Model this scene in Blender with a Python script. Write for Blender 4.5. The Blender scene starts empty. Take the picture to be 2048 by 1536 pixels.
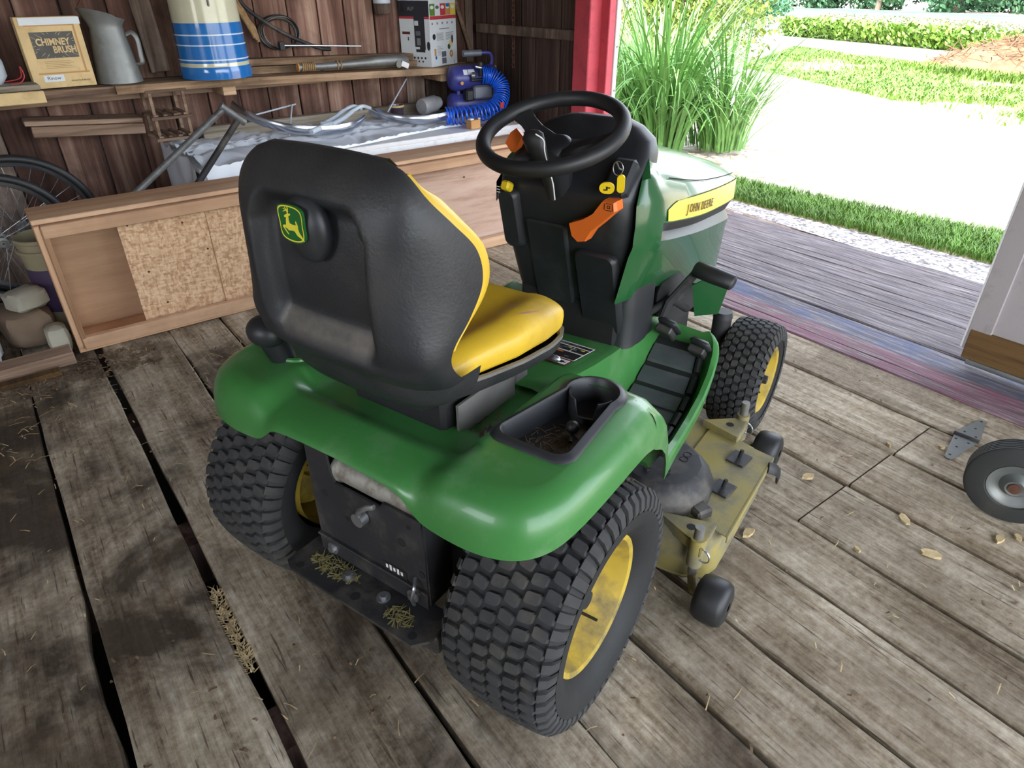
import bpy, math, random
from mathutils import Vector, Matrix
random.seed(7)
S = bpy.context.scene
COL = S.collection
PI = math.pi

# ------------------------------------------------------------------ camera
def make_camera():
    yaw, pitch, roll = 0.6468, 0.5446, -0.0033
    f = Vector((math.sin(yaw)*math.cos(pitch), math.cos(yaw)*math.cos(pitch), -math.sin(pitch)))
    r = f.cross(Vector((0, 0, 1))).normalized(); u = r.cross(f)
    c, s = math.cos(roll), math.sin(roll)
    rr = c*r + s*u; uu = -s*r + c*u
    m = Matrix(((rr.x, uu.x, -f.x, -0.5775), (rr.y, uu.y, -f.y, -1.1145), (rr.z, uu.z, -f.z, 1.4066), (0, 0, 0, 1)))
    cd = bpy.data.cameras.new('camera'); cd.sensor_width = 36; cd.lens = 1334.7/2048*36
    cd.clip_start = 0.02; cd.clip_end = 600
    co = bpy.data.objects.new('camera', cd); co.matrix_world = m; COL.objects.link(co)
    S.camera = co
make_camera()

# ------------------------------------------------------------------ world, sun, exposure
SKY_STRENGTH = 0.32
SUN_STRENGTH = 2.6
S.view_settings.view_transform = 'Standard'; S.view_settings.look = 'None'
S.view_settings.gamma = 1.0; S.view_settings.use_curve_mapping = False
S.view_settings.exposure = 2.3
w = bpy.data.worlds.new('sky'); S.world = w; w.use_nodes = True
nt = w.node_tree; bg = nt.nodes['Background']
sky = nt.nodes.new('ShaderNodeTexSky'); sky.sky_type = 'NISHITA'; sky.sun_disc = False
sky.sun_elevation = math.radians(58); sky.sun_rotation = math.radians(250)
sky.air_density = 1.0; sky.dust_density = 1.5; sky.ozone_density = 1.0
hs = nt.nodes.new('ShaderNodeHueSaturation'); hs.inputs['Saturation'].default_value = 0.35
nt.links.new(sky.outputs[0], hs.inputs['Color']); nt.links.new(hs.outputs[0], bg.inputs[0]); bg.inputs[1].default_value = SKY_STRENGTH
sd = bpy.data.lights.new('sun', 'SUN'); sd.energy = SUN_STRENGTH; sd.angle = math.radians(0.55); sd.color = (1.0, 0.95, 0.86)
so = bpy.data.objects.new('sun', sd); COL.objects.link(so)
so.rotation_euler = Vector((0.50, 0.18, -0.85)).to_track_quat('-Z', 'Y').to_euler()

# ------------------------------------------------------------------ mesh helpers
class MB:
    def __init__(s): s.v = []; s.f = []; s.m = []; s.mi = 0
    def add(s, vs, fs):
        b = len(s.v); s.v.extend([tuple(v) for v in vs]); s.f.extend([tuple(b+i for i in f) for f in fs]); s.m.extend([s.mi]*len(fs)); return s
    def box(s, c, d, R=None, ch=0.0):
        hx, hy, hz = d[0]/2, d[1]/2, d[2]/2; c = Vector(c)
        if ch <= 0:
            vs = [Vector((x*hx, y*hy, z*hz)) for x in (-1, 1) for y in (-1, 1) for z in (-1, 1)]
            fs = [(0,1,3,2),(4,6,7,5),(0,4,5,1),(2,3,7,6),(0,2,6,4),(1,5,7,3)]
        else:
            vs = []; idx = {}
            for x in (-1, 1):
                for y in (-1, 1):
                    for z in (-1, 1):
                        for a in range(3):
                            p = [x*(hx-ch), y*(hy-ch), z*(hz-ch)]; p[a] = (x, y, z)[a]*(hx, hy, hz)[a]
                            idx[(x, y, z, a)] = len(vs); vs.append(Vector(p))
            fs = []
            q = [(-1,-1),(1,-1),(1,1),(-1,1)]
            for a in range(3):
                b, c2 = (a+1) % 3, (a+2) % 3
                for sg in (-1, 1):
                    L = []
                    for (u, v) in q:
                        k = [0, 0, 0]; k[a] = sg; k[b] = u; k[c2] = v; L.append(idx[(k[0], k[1], k[2], a)])
                    fs.append(tuple(L if sg > 0 else L[::-1]))
                # edges along axis a
                for (u, v) in q:
                    k0 = [0, 0, 0]; k0[b] = u; k0[c2] = v; k1 = list(k0); k0[a] = -1; k1[a] = 1
                    L = [idx[(*k0, b)], idx[(*k1, b)], idx[(*k1, c2)], idx[(*k0, c2)]]
                    fs.append(tuple(L if u*v < 0 else L[::-1]))
            for x in (-1, 1):
                for y in (-1, 1):
                    for z in (-1, 1):
                        L = [idx[(x, y, z, 0)], idx[(x, y, z, 1)], idx[(x, y, z, 2)]]
                        fs.append(tuple(L if x*y*z > 0 else L[::-1]))
        if R is not None: vs = [R @ v for v in vs]
        return s.add([v + c for v in vs], fs)
    def ring(s, c, ax, r, n, ph=0.0):
        ax = Vector(ax).normalized(); a = ax.orthogonal().normalized(); b = ax.cross(a); c = Vector(c)
        return [c + r*(math.cos(ph+2*PI*i/n)*a + math.sin(ph+2*PI*i/n)*b) for i in range(n)]
    def cyl(s, p0, p1, r0, r1=None, n=16, cap=True, ph=0.0):
        if r1 is None: r1 = r0
        p0 = Vector(p0); p1 = Vector(p1); ax = p1-p0
        vs = s.ring(p0, ax, r0, n, ph) + s.ring(p1, ax, r1, n, ph)
        fs = [(i, (i+1) % n, n+(i+1) % n, n+i) for i in range(n)]
        if cap: fs += [tuple(range(n-1, -1, -1)), tuple(range(n, 2*n))]
        return s.add(vs, fs)
    def tube(s, pts, r, n=8, cap=True, closed=False, flat=None):
        pts = [Vector(p) for p in pts]; N = len(pts); rows = []
        if not hasattr(r, '__len__'): r = [r]*N
        ref = None
        for i in range(N):
            a = pts[(i-1) % N] if (closed or i > 0) else pts[i]; b = pts[(i+1) % N] if (closed or i < N-1) else pts[i]
            t = (b-a).normalized() if (b-a).length > 1e-9 else Vector((0, 0, 1))
            if ref is None: ref = t.orthogonal().normalized()
            ref = (ref - t*ref.dot(t)); ref = ref.normalized() if ref.length > 1e-6 else t.orthogonal().normalized()
            bn = t.cross(ref)
            k = flat if flat else 1.0
            rows.append([pts[i] + r[i]*(math.cos(2*PI*j/n)*ref + k*math.sin(2*PI*j/n)*bn) for j in range(n)])
        s.grid(rows, cu=closed, cv=True)
        if cap and not closed:
            b = len(s.v); s.v.extend([tuple(p) for p in rows[0]] + [tuple(p) for p in rows[-1]])
            s.f.append(tuple(b+j for j in range(n-1, -1, -1))); s.f.append(tuple(b+n+j for j in range(n))); s.m.extend([s.mi]*2)
        return s
    def grid(s, rows, cu=False, cv=False, flip=False, skip=None):
        nu, nv = len(rows), len(rows[0]); vs = [p for r_ in rows for p in r_]; fs = []
        for i in range(nu if cu else nu-1):
            for j in range(nv if cv else nv-1):
                if skip and skip(i, j): continue
                i2 = (i+1) % nu; j2 = (j+1) % nv
                q = (i*nv+j, i*nv+j2, i2*nv+j2, i2*nv+j); fs.append(q[::-1] if flip else q)
        return s.add(vs, fs)
    def lathe(s, prof, o, ax, n=32, closed=False):
        """prof: list of (radius, axial)"""
        ax = Vector(ax).normalized(); a = ax.orthogonal().normalized(); b = ax.cross(a); o = Vector(o)
        rows = [[o + ax*h + r*(math.cos(2*PI*i/n)*a + math.sin(2*PI*i/n)*b) for i in range(n)] for (r, h) in prof]
        return s.grid(rows, cu=closed, cv=True)
    def prism(s, poly, h0, h1, M=None):
        n = len(poly); vs = [Vector((x, y, h0)) for x, y in poly] + [Vector((x, y, h1)) for x, y in poly]
        if M is not None: vs = [M @ v for v in vs]
        fs = [(i, (i+1) % n, n+(i+1) % n, n+i) for i in range(n)] + [tuple(range(n-1, -1, -1)), tuple(range(n, 2*n))]
        return s.add(vs, fs)
    def ball(s, c, r, n=12, m=8):
        if not hasattr(r, '__len__'): r = (r, r, r)
        rows = [[(c[0]+r[0]*math.sin(PI*i/m)*math.cos(2*PI*j/n), c[1]+r[1]*math.sin(PI*i/m)*math.sin(2*PI*j/n), c[2]-r[2]*math.cos(PI*i/m)) for j in range(n)] for i in range(m+1)]
        return s.grid(rows, cv=True)
    def mesh(s, name, mats, ang=35):
        me = bpy.data.meshes.new(name); me.from_pydata(s.v, [], s.f)
        for m in (mats if isinstance(mats, (list, tuple)) else [mats]): me.materials.append(m)
        if isinstance(mats, (list, tuple)) and len(mats) > 1: me.polygons.foreach_set('material_index', s.m)
        if ang:
            me.polygons.foreach_set('use_smooth', [True]*len(me.polygons))
            me.update(); me.set_sharp_from_angle(angle=math.radians(ang))
        me.update(); return me
    def build(s, name, mats, parent=None, ang=35, weld=False, **kw):
        if weld:
            k = {}; rm = []; nv = []
            for v in s.v:
                q = (round(v[0], 5), round(v[1], 5), round(v[2], 5))
                if q not in k: k[q] = len(nv); nv.append(v)
                rm.append(k[q])
            nf = []; nm = []
            for f, mi in zip(s.f, s.m):
                g = []
                for i in f:
                    i = rm[i]
                    if not g or g[-1] != i: g.append(i)
                if len(g) > 1 and g[0] == g[-1]: g.pop()
                if len(set(g)) >= 3 and len(set(g)) == len(g): nf.append(tuple(g)); nm.append(mi)
            s.v = nv; s.f = nf; s.m = nm
        o = bpy.data.objects.new(name, s.mesh(name, mats, ang)); COL.objects.link(o)
        if parent: o.parent = parent
        tag(o, **kw); return o

def tag(o, label=None, cat=None, group=None, kind=None):
    if label: o['label'] = label
    if cat: o['category'] = cat
    if group: o['group'] = group
    if kind: o['kind'] = kind
    return o
def thing(name, label=None, cat=None, loc=(0, 0, 0), rz=0, group=None, kind=None):
    o = bpy.data.objects.new(name, None); o.empty_display_size = 0.1; COL.objects.link(o); o.location = loc; o.rotation_euler = (0, 0, rz)
    return tag(o, label, cat, group, kind)
def inst(src, parent=None, loc=None, rot=None, scale=None):
    o = src.copy(); COL.objects.link(o)
    for k in list(o.keys()):
        pass
    if parent: o.parent = parent
    if loc is not None: o.location = loc
    if rot is not None: o.rotation_euler = rot
    if scale is not None: o.scale = scale
    return o
def RZ(a): return Matrix.Rotation(a, 3, 'Z')
def RX(a): return Matrix.Rotation(a, 3, 'X')
def RY(a): return Matrix.Rotation(a, 3, 'Y')
def frame(o, ex, ey, ez=None):
    ex = Vector(ex).normalized(); ey = Vector(ey); ey = (ey - ex*ey.dot(ex)).normalized(); ez = ex.cross(ey)
    return Matrix(((ex.x, ey.x, ez.x, o[0]), (ex.y, ey.y, ez.y, o[1]), (ex.z, ey.z, ez.z, o[2]), (0, 0, 0, 1)))
def lerp(a, b, t): return a+(b-a)*t
def interp(x, pts):
    if x <= pts[0][0]: return pts[0][1]
    for (a, p), (b, q) in zip(pts, pts[1:]):
        if x <= b: return p+(q-p)*(x-a)/(b-a) if b > a else q
    return pts[-1][1]
def smooth(pts, k=8):
    c = catmull([(p, q, 0) for p, q in pts], k); return [(v.x, v.y) for v in c]
def sstep(a, b, x):
    t = max(0, min(1, (x-a)/(b-a))); return t*t*(3-2*t)
def catmull(pts, k=6, closed=False):
    P = [Vector(p) for p in pts]; N = len(P); out = []
    rng = range(N if closed else N-1)
    for i in rng:
        p0 = P[(i-1) % N] if (closed or i > 0) else P[i]*2-P[i+1]
        p1 = P[i]; p2 = P[(i+1) % N]
        p3 = P[(i+2) % N] if (closed or i+2 < N) else P[i+1]*2-P[i]
        for j in range(k):
            t = j/k
            out.append(0.5*((2*p1)+(p2-p0)*t+(2*p0-5*p1+4*p2-p3)*t*t+(3*p1-p0-3*p2+p3)*t*t*t))
    if not closed: out.append(P[-1])
    return out
def rrect(w, h, r, n=5):
    pts = []
    for (cx, cy, a0) in ((w/2-r, h/2-r, 0), (-w/2+r, h/2-r, PI/2), (-w/2+r, -h/2+r, PI), (w/2-r, -h/2+r, 1.5*PI)):
        for i in range(n): a = a0+PI/2*i/(n-1); pts.append((cx+r*math.cos(a), cy+r*math.sin(a)))
    return pts
def text(name, body, size, M, mat, parent=None, depth=0.0006, align='LEFT', shear=0.0, sx=1.0, off=0.0, **kw):
    cu = bpy.data.curves.new(name, 'FONT'); cu.body = body; cu.size = size; cu.extrude = depth; cu.align_x = align; cu.shear = shear; cu.offset = off; cu.resolution_u = 3
    t = bpy.data.objects.new(name+'_tmp', cu); COL.objects.link(t)
    bpy.context.view_layer.update()
    me = bpy.data.meshes.new_from_object(t.evaluated_get(bpy.context.evaluated_depsgraph_get()))
    bpy.data.objects.remove(t); bpy.data.curves.remove(cu)
    me.transform(Matrix.Diagonal((sx, 1, 1, 1))); me.transform(M); me.materials.clear(); me.materials.append(mat)
    o = bpy.data.objects.new(name, me); COL.objects.link(o)
    if parent: o.parent = parent
    return tag(o, **kw)

# ------------------------------------------------------------------ materials
def srgb(r, g, b):
    def c(u):
        u /= 255.0
        return u/12.92 if u <= 0.04045 else ((u+0.055)/1.055)**2.4
    return (c(r), c(g), c(b), 1)
class NM:
    def __init__(s, name):
        s.mat = bpy.data.materials.new(name); s.mat.use_nodes = True; s.t = s.mat.node_tree; s.b = s.t.nodes['Principled BSDF']
    def n(s, k, **kw):
        x = s.t.nodes.new(k)
        for a, v in kw.items(): setattr(x, a, v)
        return x
    def l(s, a, b): s.t.links.new(a, b)
    def coord(s, scale=(1, 1, 1), rnd=0.0, kind='Object', rot=(0, 0, 0)):
        tc = s.n('ShaderNodeTexCoord'); mp = s.n('ShaderNodeMapping'); mp.inputs['Scale'].default_value = scale; mp.inputs['Rotation'].default_value = rot
        if rnd:
            oi = s.n('ShaderNodeObjectInfo'); mu = s.n('ShaderNodeMath', operation='MULTIPLY'); mu.inputs[1].default_value = rnd
            s.l(oi.outputs['Random'], mu.inputs[0]); ad = s.n('ShaderNodeVectorMath', operation='ADD')
            s.l(tc.outputs[kind], ad.inputs[0]); s.l(mu.outputs[0], ad.inputs[1]); s.l(ad.outputs[0], mp.inputs[0])
        else: s.l(tc.outputs[kind], mp.inputs[0])
        return mp.outputs[0]
    def noise(s, vec, scale=5, detail=6, rough=0.55, dist=0.0):
        x = s.n('ShaderNodeTexNoise'); x.inputs['Scale'].default_value = scale; x.inputs['Detail'].default_value = detail
        x.inputs['Roughness'].default_value = rough; x.inputs['Distortion'].default_value = dist
        if vec: s.l(vec, x.inputs['Vector'])
        return x.outputs['Fac']
    def voro(s, vec, scale=5, feature='F1', out='Distance'):
        x = s.n('ShaderNodeTexVoronoi', feature=feature); x.inputs['Scale'].default_value = scale
        if vec: s.l(vec, x.inputs['Vector'])
        return x.outputs[out]
    def ramp(s, fac, stops):
        r = s.n('ShaderNodeValToRGB'); e = r.color_ramp.elements
        while len(e) < len(stops): e.new(0.5)
        for el, (p, c) in zip(e, stops): el.position = p; el.color = c if hasattr(c, '__len__') else (c, c, c, 1)
        s.l(fac, r.inputs[0]); return r.outputs[0]
    def mix(s, fac, a, b, mode='MIX'):
        m = s.n('ShaderNodeMixRGB', blend_type=mode)
        for i, x in enumerate((fac, a, b)):
            if hasattr(x, 'is_output') or hasattr(x, 'links'): s.l(x, m.inputs[i])
            else: m.inputs[i].default_value = x if i else x
        return m.outputs[0]
    def bump(s, h, strength=0.3, dist=0.01):
        b = s.n('ShaderNodeBump'); b.inputs['Strength'].default_value = strength; b.inputs['Distance'].default_value = dist
        s.l(h, b.inputs['Height']); s.l(b.outputs[0], s.b.inputs['Normal'])
    def set(s, col=None, rough=None, metal=None, spec=None, coat=None, trans=None, emit=None):
        I = s.b.inputs
        def put(k, v):
            if v is None: return
            if hasattr(v, 'links') : s.l(v, I[k])
            else: I[k].default_value = v
        put('Base Color', col); put('Roughness', rough); put('Metallic', metal); put('Specular IOR Level', spec); put('Coat Weight', coat); put('Transmission Weight', trans)
        return s.mat

def plain(name, c, rough=0.5, metal=0.0, var=0.12, scale=12, bump=0.0, spec=None, coat=None, dirt=None, dscale=6, damt=0.5, bs=60):
    m = NM(name); v = m.coord()
    n = m.noise(v, scale, 5)
    d = tuple(x*(1-var) for x in c[:3])+(1,); b = tuple(min(1, x*(1+var)) for x in c[:3])+(1,)
    col = m.ramp(n, [(0.3, d), (0.7, b)])
    if dirt is not None:
        n2 = m.noise(v, dscale, 8, 0.65)
        col = m.mix(m.ramp(n2, [(0.62-0.25*damt, 0), (0.85-0.25*damt, min(1, damt+0.3))]), col, dirt)
    if bump: m.bump(m.noise(v, bs, 4), bump, 0.004)
    return m.set(col, rough, metal, spec, coat)
def wood(name, dark, mid, light, axis=1, grain=40, stretch=0.04, rough=0.85, bump=0.35, rnd=20, blotch=None, bl=0.5, bsc=2.0, kind='Object'):
    m = NM(name); sc = [1, 1, 1]; sc[axis] = stretch
    v = m.coord(tuple(sc), rnd, kind); v2 = m.coord((1, 1, 1), rnd, kind)
    g = m.noise(v, grain, 9, 0.68, 0.25)
    big = m.noise(v, grain*0.16, 4, 0.5, 0.8)
    s1 = m.n('ShaderNodeMath', operation='ADD'); m.l(g, s1.inputs[0]); m.l(big, s1.inputs[1])
    s2 = m.n('ShaderNodeMath', operation='MULTIPLY'); m.l(s1.outputs[0], s2.inputs[0]); s2.inputs[1].default_value = 0.5
    col = m.ramp(s2.outputs[0], [(0.36, dark), (0.5, mid), (0.64, light)])
    if blotch is not None:
        n2 = m.noise(v2, bsc, 7, 0.6, 0.4)
        col = m.mix(m.ramp(n2, [(0.45, 0), (0.62, bl)]), col, blotch)
    oi = m.n('ShaderNodeObjectInfo'); r = m.ramp(oi.outputs['Random'], [(0, (0.64, 0.63, 0.62, 1)), (1, (1.18, 1.17, 1.16, 1))])
    col = m.mix(1.0, col, r, 'MULTIPLY')
    m.bump(g, bump, 0.006)
    return m.set(col, rough, spec=0.25)
M = {}
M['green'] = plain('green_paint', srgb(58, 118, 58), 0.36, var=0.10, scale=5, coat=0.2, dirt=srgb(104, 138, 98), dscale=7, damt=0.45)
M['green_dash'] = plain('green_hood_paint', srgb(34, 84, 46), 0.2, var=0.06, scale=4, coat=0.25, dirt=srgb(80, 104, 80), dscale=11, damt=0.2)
M['yellow_vinyl'] = plain('yellow_vinyl', srgb(206, 170, 44), 0.42, var=0.06, scale=6, bump=0.15, dirt=srgb(160, 130, 58), dscale=4, damt=0.45, bs=150)
M['yellow_decal'] = plain('yellow_decal', srgb(226, 204, 70), 0.3, var=0.08, scale=10, dirt=srgb(176, 166, 84), dscale=60, damt=0.35)
M['yellow_rim'] = plain('yellow_rim_paint', srgb(178, 152, 52), 0.6, var=0.12, scale=8, dirt=srgb(108, 96, 62), dscale=10, damt=0.7)
M['deck_yellow'] = plain('deck_yellow_paint', srgb(152, 138, 74), 0.75, var=0.16, scale=9, dirt=srgb(116, 110, 86), dscale=9, damt=1.0, bump=0.15)
M['black_plastic'] = plain('black_plastic', srgb(36, 38, 41), 0.45, var=0.2, scale=14, bump=0.06, dirt=srgb(66, 68, 68), dscale=7, damt=0.3, bs=220)
def dusted(name, c, dust, lo, hi, amt, rough, bs):
    m = NM(name); v = m.coord(); n = m.noise(v, 9, 5)
    col = m.ramp(n, [(0.3, tuple(x*0.8 for x in c[:3])+(1,)), (0.7, tuple(x*1.2 for x in c[:3])+(1,))])
    n2 = m.noise(v, 3.4, 8, 0.65); col = m.mix(m.ramp(n2, [(0.5, 0), (0.8, 0.6)]), col, tuple(0.35*x+0.65*y for x, y in zip(dust, c[:3]))+(1,))
    g = m.n('ShaderNodeNewGeometry'); sx = m.n('ShaderNodeSeparateXYZ'); m.l(g.outputs['Normal'], sx.inputs[0])
    n3 = m.noise(v, 22, 6, 0.6); mu = m.n('ShaderNodeMath', operation='MULTIPLY'); m.l(m.ramp(sx.outputs['Z'], [(lo, 0), (hi, amt)]), mu.inputs[0]); m.l(m.ramp(n3, [(0.3, 0.45), (0.65, 1.0)]), mu.inputs[1])
    so_ = m.n('ShaderNodeSeparateXYZ'); m.l(v, so_.inputs[0]); mk = m.n('ShaderNodeMath', operation='MULTIPLY'); m.l(mu.outputs[0], mk.inputs[0]); m.l(m.ramp(so_.outputs['Z'], [(0.90, 1.0), (0.98, 0.12)]), mk.inputs[1])
    col = m.mix(mk.outputs[0], col, dust)
    m.bump(m.noise(v, bs, 4), 0.22, 0.004)
    return m.set(col, rough)
M['seat_shell'] = dusted('seat_shell_vinyl', srgb(32, 34, 37), srgb(112, 106, 98), 0.22, 0.5, 0.85, 0.5, 170)
M['dusty_black'] = plain('dusty_black', srgb(92, 90, 86), 0.75, var=0.22, scale=8, dirt=srgb(60, 58, 56), dscale=10, damt=0.4)
M['rubber'] = plain('tire_rubber', srgb(28, 29, 30), 0.7, var=0.2, scale=20, bump=0.1, dirt=srgb(56, 54, 48), dscale=9, damt=0.3, bs=90)
M['rubber_lug'] = plain('dusty_tread_rubber', srgb(50, 50, 50), 0.85, var=0.25, scale=25, bump=0.1, dirt=srgb(88, 83, 70), dscale=8, damt=0.38, bs=90)
M['rubber_clean'] = plain('black_rubber', srgb(30, 31, 33), 0.5, var=0.15, scale=10, dirt=srgb(64, 62, 58), dscale=12, damt=0.25)
M['mat_rubber'] = plain('footrest_rubber', srgb(72, 76, 78), 0.6, var=0.15, scale=20, dirt=srgb(98, 100, 96), dscale=12, damt=0.35)
M['frame_black'] = plain('frame_black_steel', srgb(46, 46, 48), 0.6, 0.3, var=0.25, scale=10, dirt=srgb(104, 98, 88), dscale=8, damt=0.5)
M['dark'] = plain('dark_underside', srgb(24, 24, 24), 0.85, var=0.3, scale=10)
M['steel'] = plain('zinc_steel', srgb(180, 182, 186), 0.35, 0.9, var=0.15, scale=20)
M['alu'] = plain('cast_aluminium', srgb(170, 166, 156), 0.5, 0.5, var=0.15, scale=15, dirt=srgb(88, 78, 60), dscale=20, damt=0.6)
M['grey_steel'] = plain('grey_steel', srgb(120, 118, 112), 0.5, 0.4, var=0.2, scale=20)
M['orange'] = plain('orange_plastic', srgb(226, 110, 40), 0.42, var=0.05)
M['yellow_knob'] = plain('yellow_plastic', srgb(236, 204, 34), 0.4, var=0.04)
M['white_ink'] = plain('white_ink', srgb(222, 222, 218), 0.6, var=0.03)
M['grey_ink'] = plain('grey_ink', srgb(128, 130, 132), 0.6, var=0.1)
M['black_ink'] = plain('black_ink', srgb(34, 32, 30), 0.6, var=0.05)
M['brown_ink'] = plain('brown_ink', srgb(90, 66, 26), 0.5, var=0.05)
M['red_ink'] = plain('dark_red_ink', srgb(96, 44, 42), 0.6, var=0.08)
M['red_print'] = plain('red_print', srgb(186, 60, 66), 0.6, var=0.05)
M['emblem_green'] = plain('emblem_green', srgb(26, 92, 38), 0.4, var=0.04)
M['emblem_yellow'] = plain('emblem_yellow', srgb(214, 202, 62), 0.4, var=0.04)
M['clippings'] = plain('dry_grass_clippings', srgb(118, 110, 66), 0.9, var=0.3, scale=60)

# weathered floor planks (grain runs along world Y)
def floor_mat(name, axis, stain, sa):
    m = NM(name)
    sc = [1, 1, 1]; sc[axis] = 0.05
    v = m.coord(tuple(sc), 30); v2 = m.coord((1, 1, 1), 30); vw = m.coord((1, 1, 1), 0)
    g = m.noise(v, 75, 10, 0.7, 0.3); g2 = m.noise(v, 11, 5, 0.55, 1.0); f = m.noise(v2, 45, 9, 0.7)
    a = m.n('ShaderNodeMath', operation='ADD'); m.l(g, a.inputs[0]); m.l(g2, a.inputs[1])
    b = m.n('ShaderNodeMath', operation='ADD'); m.l(a.outputs[0], b.inputs[0]); m.l(f, b.inputs[1])
    c = m.n('ShaderNodeMath', operation='MULTIPLY'); m.l(b.outputs[0], c.inputs[0]); c.inputs[1].default_value = 0.3333
    col = m.ramp(c.outputs[0], [(0.37, srgb(84, 72, 57)), (0.46, srgb(146, 133, 113)), (0.55, srgb(180, 169, 150)), (0.64, srgb(206, 198, 182))])
    # large oily / mud stains with their own shapes
    n2 = m.noise(v2, 1.7, 9, 0.62, 0.5)
    col = m.mix(m.ramp(n2, [(0.44, 0), (0.60, sa)]), col, stain)
    n3 = m.noise(v2, 5.5, 8, 0.65, 0.3)
    col = m.mix(m.ramp(n3, [(0.50, 0), (0.68, 0.45)]), col, srgb(98, 84, 62))
    # dark specks and cracks
    cr = m.noise(v, 140, 3, 0.5)
    col = m.mix(m.ramp(cr, [(0.62, 0), (0.70, 0.75)]), col, srgb(58, 48, 38))
    oi = m.n('ShaderNodeObjectInfo'); r = m.ramp(oi.outputs['Random'], [(0, (0.82, 0.81, 0.8, 1)), (1, (1.05, 1.04, 1.02, 1))])
    col = m.mix(1.0, col, r, 'MULTIPLY')
    m.bump(c.outputs[0], 0.7, 0.012)
    return m.set(col, 0.85, spec=0.2)
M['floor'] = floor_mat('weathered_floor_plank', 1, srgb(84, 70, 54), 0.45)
M['floor_stain_shade'] = floor_mat('stained_shaded_floor_plank', 1, srgb(54, 44, 35), 0.92)  # heavier staining, with the dim side's shade also put into the colour
def painted_plank(name, paint, amt):
    m = NM(name); v = m.coord((1, 0.05, 1), 30); v2 = m.coord((1, 0.35, 1), 30)
    g = m.noise(v, 75, 10, 0.7, 0.3)
    col = m.ramp(g, [(0.32, srgb(46, 41, 41)), (0.5, srgb(100, 92, 92)), (0.66, srgb(158, 150, 148))])
    n2 = m.noise(v2, 16, 8, 0.66, 0.4)
    col = m.mix(m.ramp(n2, [(0.38, amt), (0.66, 0)]), col, paint)
    m.bump(g, 0.6, 0.01)
    return m.set(col, 0.8, spec=0.25)
M['red_plank'] = painted_plank('worn_red_plank', srgb(122, 72, 92), 0.75)
M['blue_plank'] = painted_plank('worn_blue_plank', srgb(66, 78, 108), 0.75)
M['ramp'] = painted_plank('weathered_ramp_board', srgb(92, 88, 96), 0.45)
M['barn'] = wood('barn_board', srgb(56, 41, 36), srgb(120, 88, 76), srgb(178, 148, 130), axis=2, grain=26, stretch=0.05, bump=0.6, blotch=srgb(58, 44, 38), bl=0.6, bsc=2.5)
M['barn_grey'] = wood('grey_barn_board', srgb(58, 48, 43), srgb(124, 106, 94), srgb(176, 158, 144), axis=2, grain=26, stretch=0.05, bump=0.6, blotch=srgb(60, 48, 42), bl=0.6, bsc=2.5)
M['barn_dark'] = wood('dark_barn_board', srgb(40, 31, 28), srgb(74, 58, 52), srgb(112, 94, 86), axis=2, grain=26, stretch=0.05, bump=0.6)
M['shelf_wood'] = wood('shelf_board', srgb(96, 76, 58), srgb(172, 140, 110), srgb(210, 180, 148), axis=0, grain=40, stretch=0.05, blotch=srgb(86, 72, 60), bl=0.5, bsc=5)
M['new_wood'] = wood('pine_lumber', srgb(172, 130, 96), srgb(206, 164, 128), srgb(226, 190, 156), axis=0, grain=22, stretch=0.05, bump=0.12, rough=0.7, blotch=srgb(176, 140, 112), bl=0.45, bsc=4)
M['new_wood_v'] = wood('pine_lumber_upright', srgb(172, 130, 96), srgb(206, 164, 128), srgb(226, 190, 156), axis=2, grain=22, stretch=0.05, bump=0.12, rough=0.7)
M['ply'] = wood('plywood_back', srgb(170, 136, 104), srgb(196, 162, 130), srgb(212, 180, 150), axis=0, grain=8, stretch=0.12, bump=0.08, rough=0.7)
M['grey_wood'] = wood('grey_old_wood', srgb(92, 84, 72), srgb(150, 140, 124), srgb(186, 178, 162), axis=0, grain=36, stretch=0.05)
M['slat_wood'] = wood('brown_old_slat', srgb(84, 66, 54), srgb(136, 112, 94), srgb(170, 148, 128), axis=0, grain=36, stretch=0.05)
M['red_paint'] = plain('barn_red_paint', srgb(186, 66, 78), 0.6, var=0.12, scale=9, dirt=srgb(120, 40, 50), dscale=14, damt=0.4, bump=0.2)
M['white_paint'] = plain('white_trim_paint', srgb(226, 226, 226), 0.5, var=0.04, dirt=srgb(170, 164, 160), dscale=20, damt=0.25)
M['cream_paint'] = plain('cream_door_paint', srgb(156, 150, 150), 0.55, var=0.06, scale=4, dirt=srgb(116, 110, 106), dscale=16, damt=0.3)
M['door_rail'] = wood('door_bottom_rail', srgb(74, 54, 32), srgb(112, 86, 52), srgb(136, 108, 70), axis=1, grain=30, stretch=0.05)
def osb(name, tint):
    m = NM(name); v = m.coord((1, 1, 1), 10); v1 = m.coord((44, 44, 120), 0, rot=(0, 0.6, 0)); v2 = m.coord((120, 44, 44), 0, rot=(0, 0.9, 0))
    c1 = m.voro(v1, 1, out='Color'); c2 = m.voro(v2, 1, out='Color')
    b = m.mix(0.5, c1, c2)
    bw = m.n('ShaderNodeRGBToBW'); m.l(b, bw.inputs[0])
    col = m.ramp(bw.outputs[0], [(0.25, tint[0]), (0.5, tint[1]), (0.75, tint[2])])
    sp = m.noise(v, 30, 3); col = m.mix(m.ramp(sp, [(0.66, 0), (0.74, 0.6)]), col, srgb(104, 74, 54))
    m.bump(bw.outputs[0], 0.2, 0.003)
    return m.set(col, 0.75)
M['osb'] = osb('oriented_strand_board', (srgb(176, 136, 100), srgb(206, 168, 130), srgb(224, 192, 156)))
M['cdx'] = wood('rough_plywood', srgb(160, 124, 104), srgb(212, 180, 160), srgb(228, 202, 184), axis=0, grain=16, stretch=0.1, bump=0.15)
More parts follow.
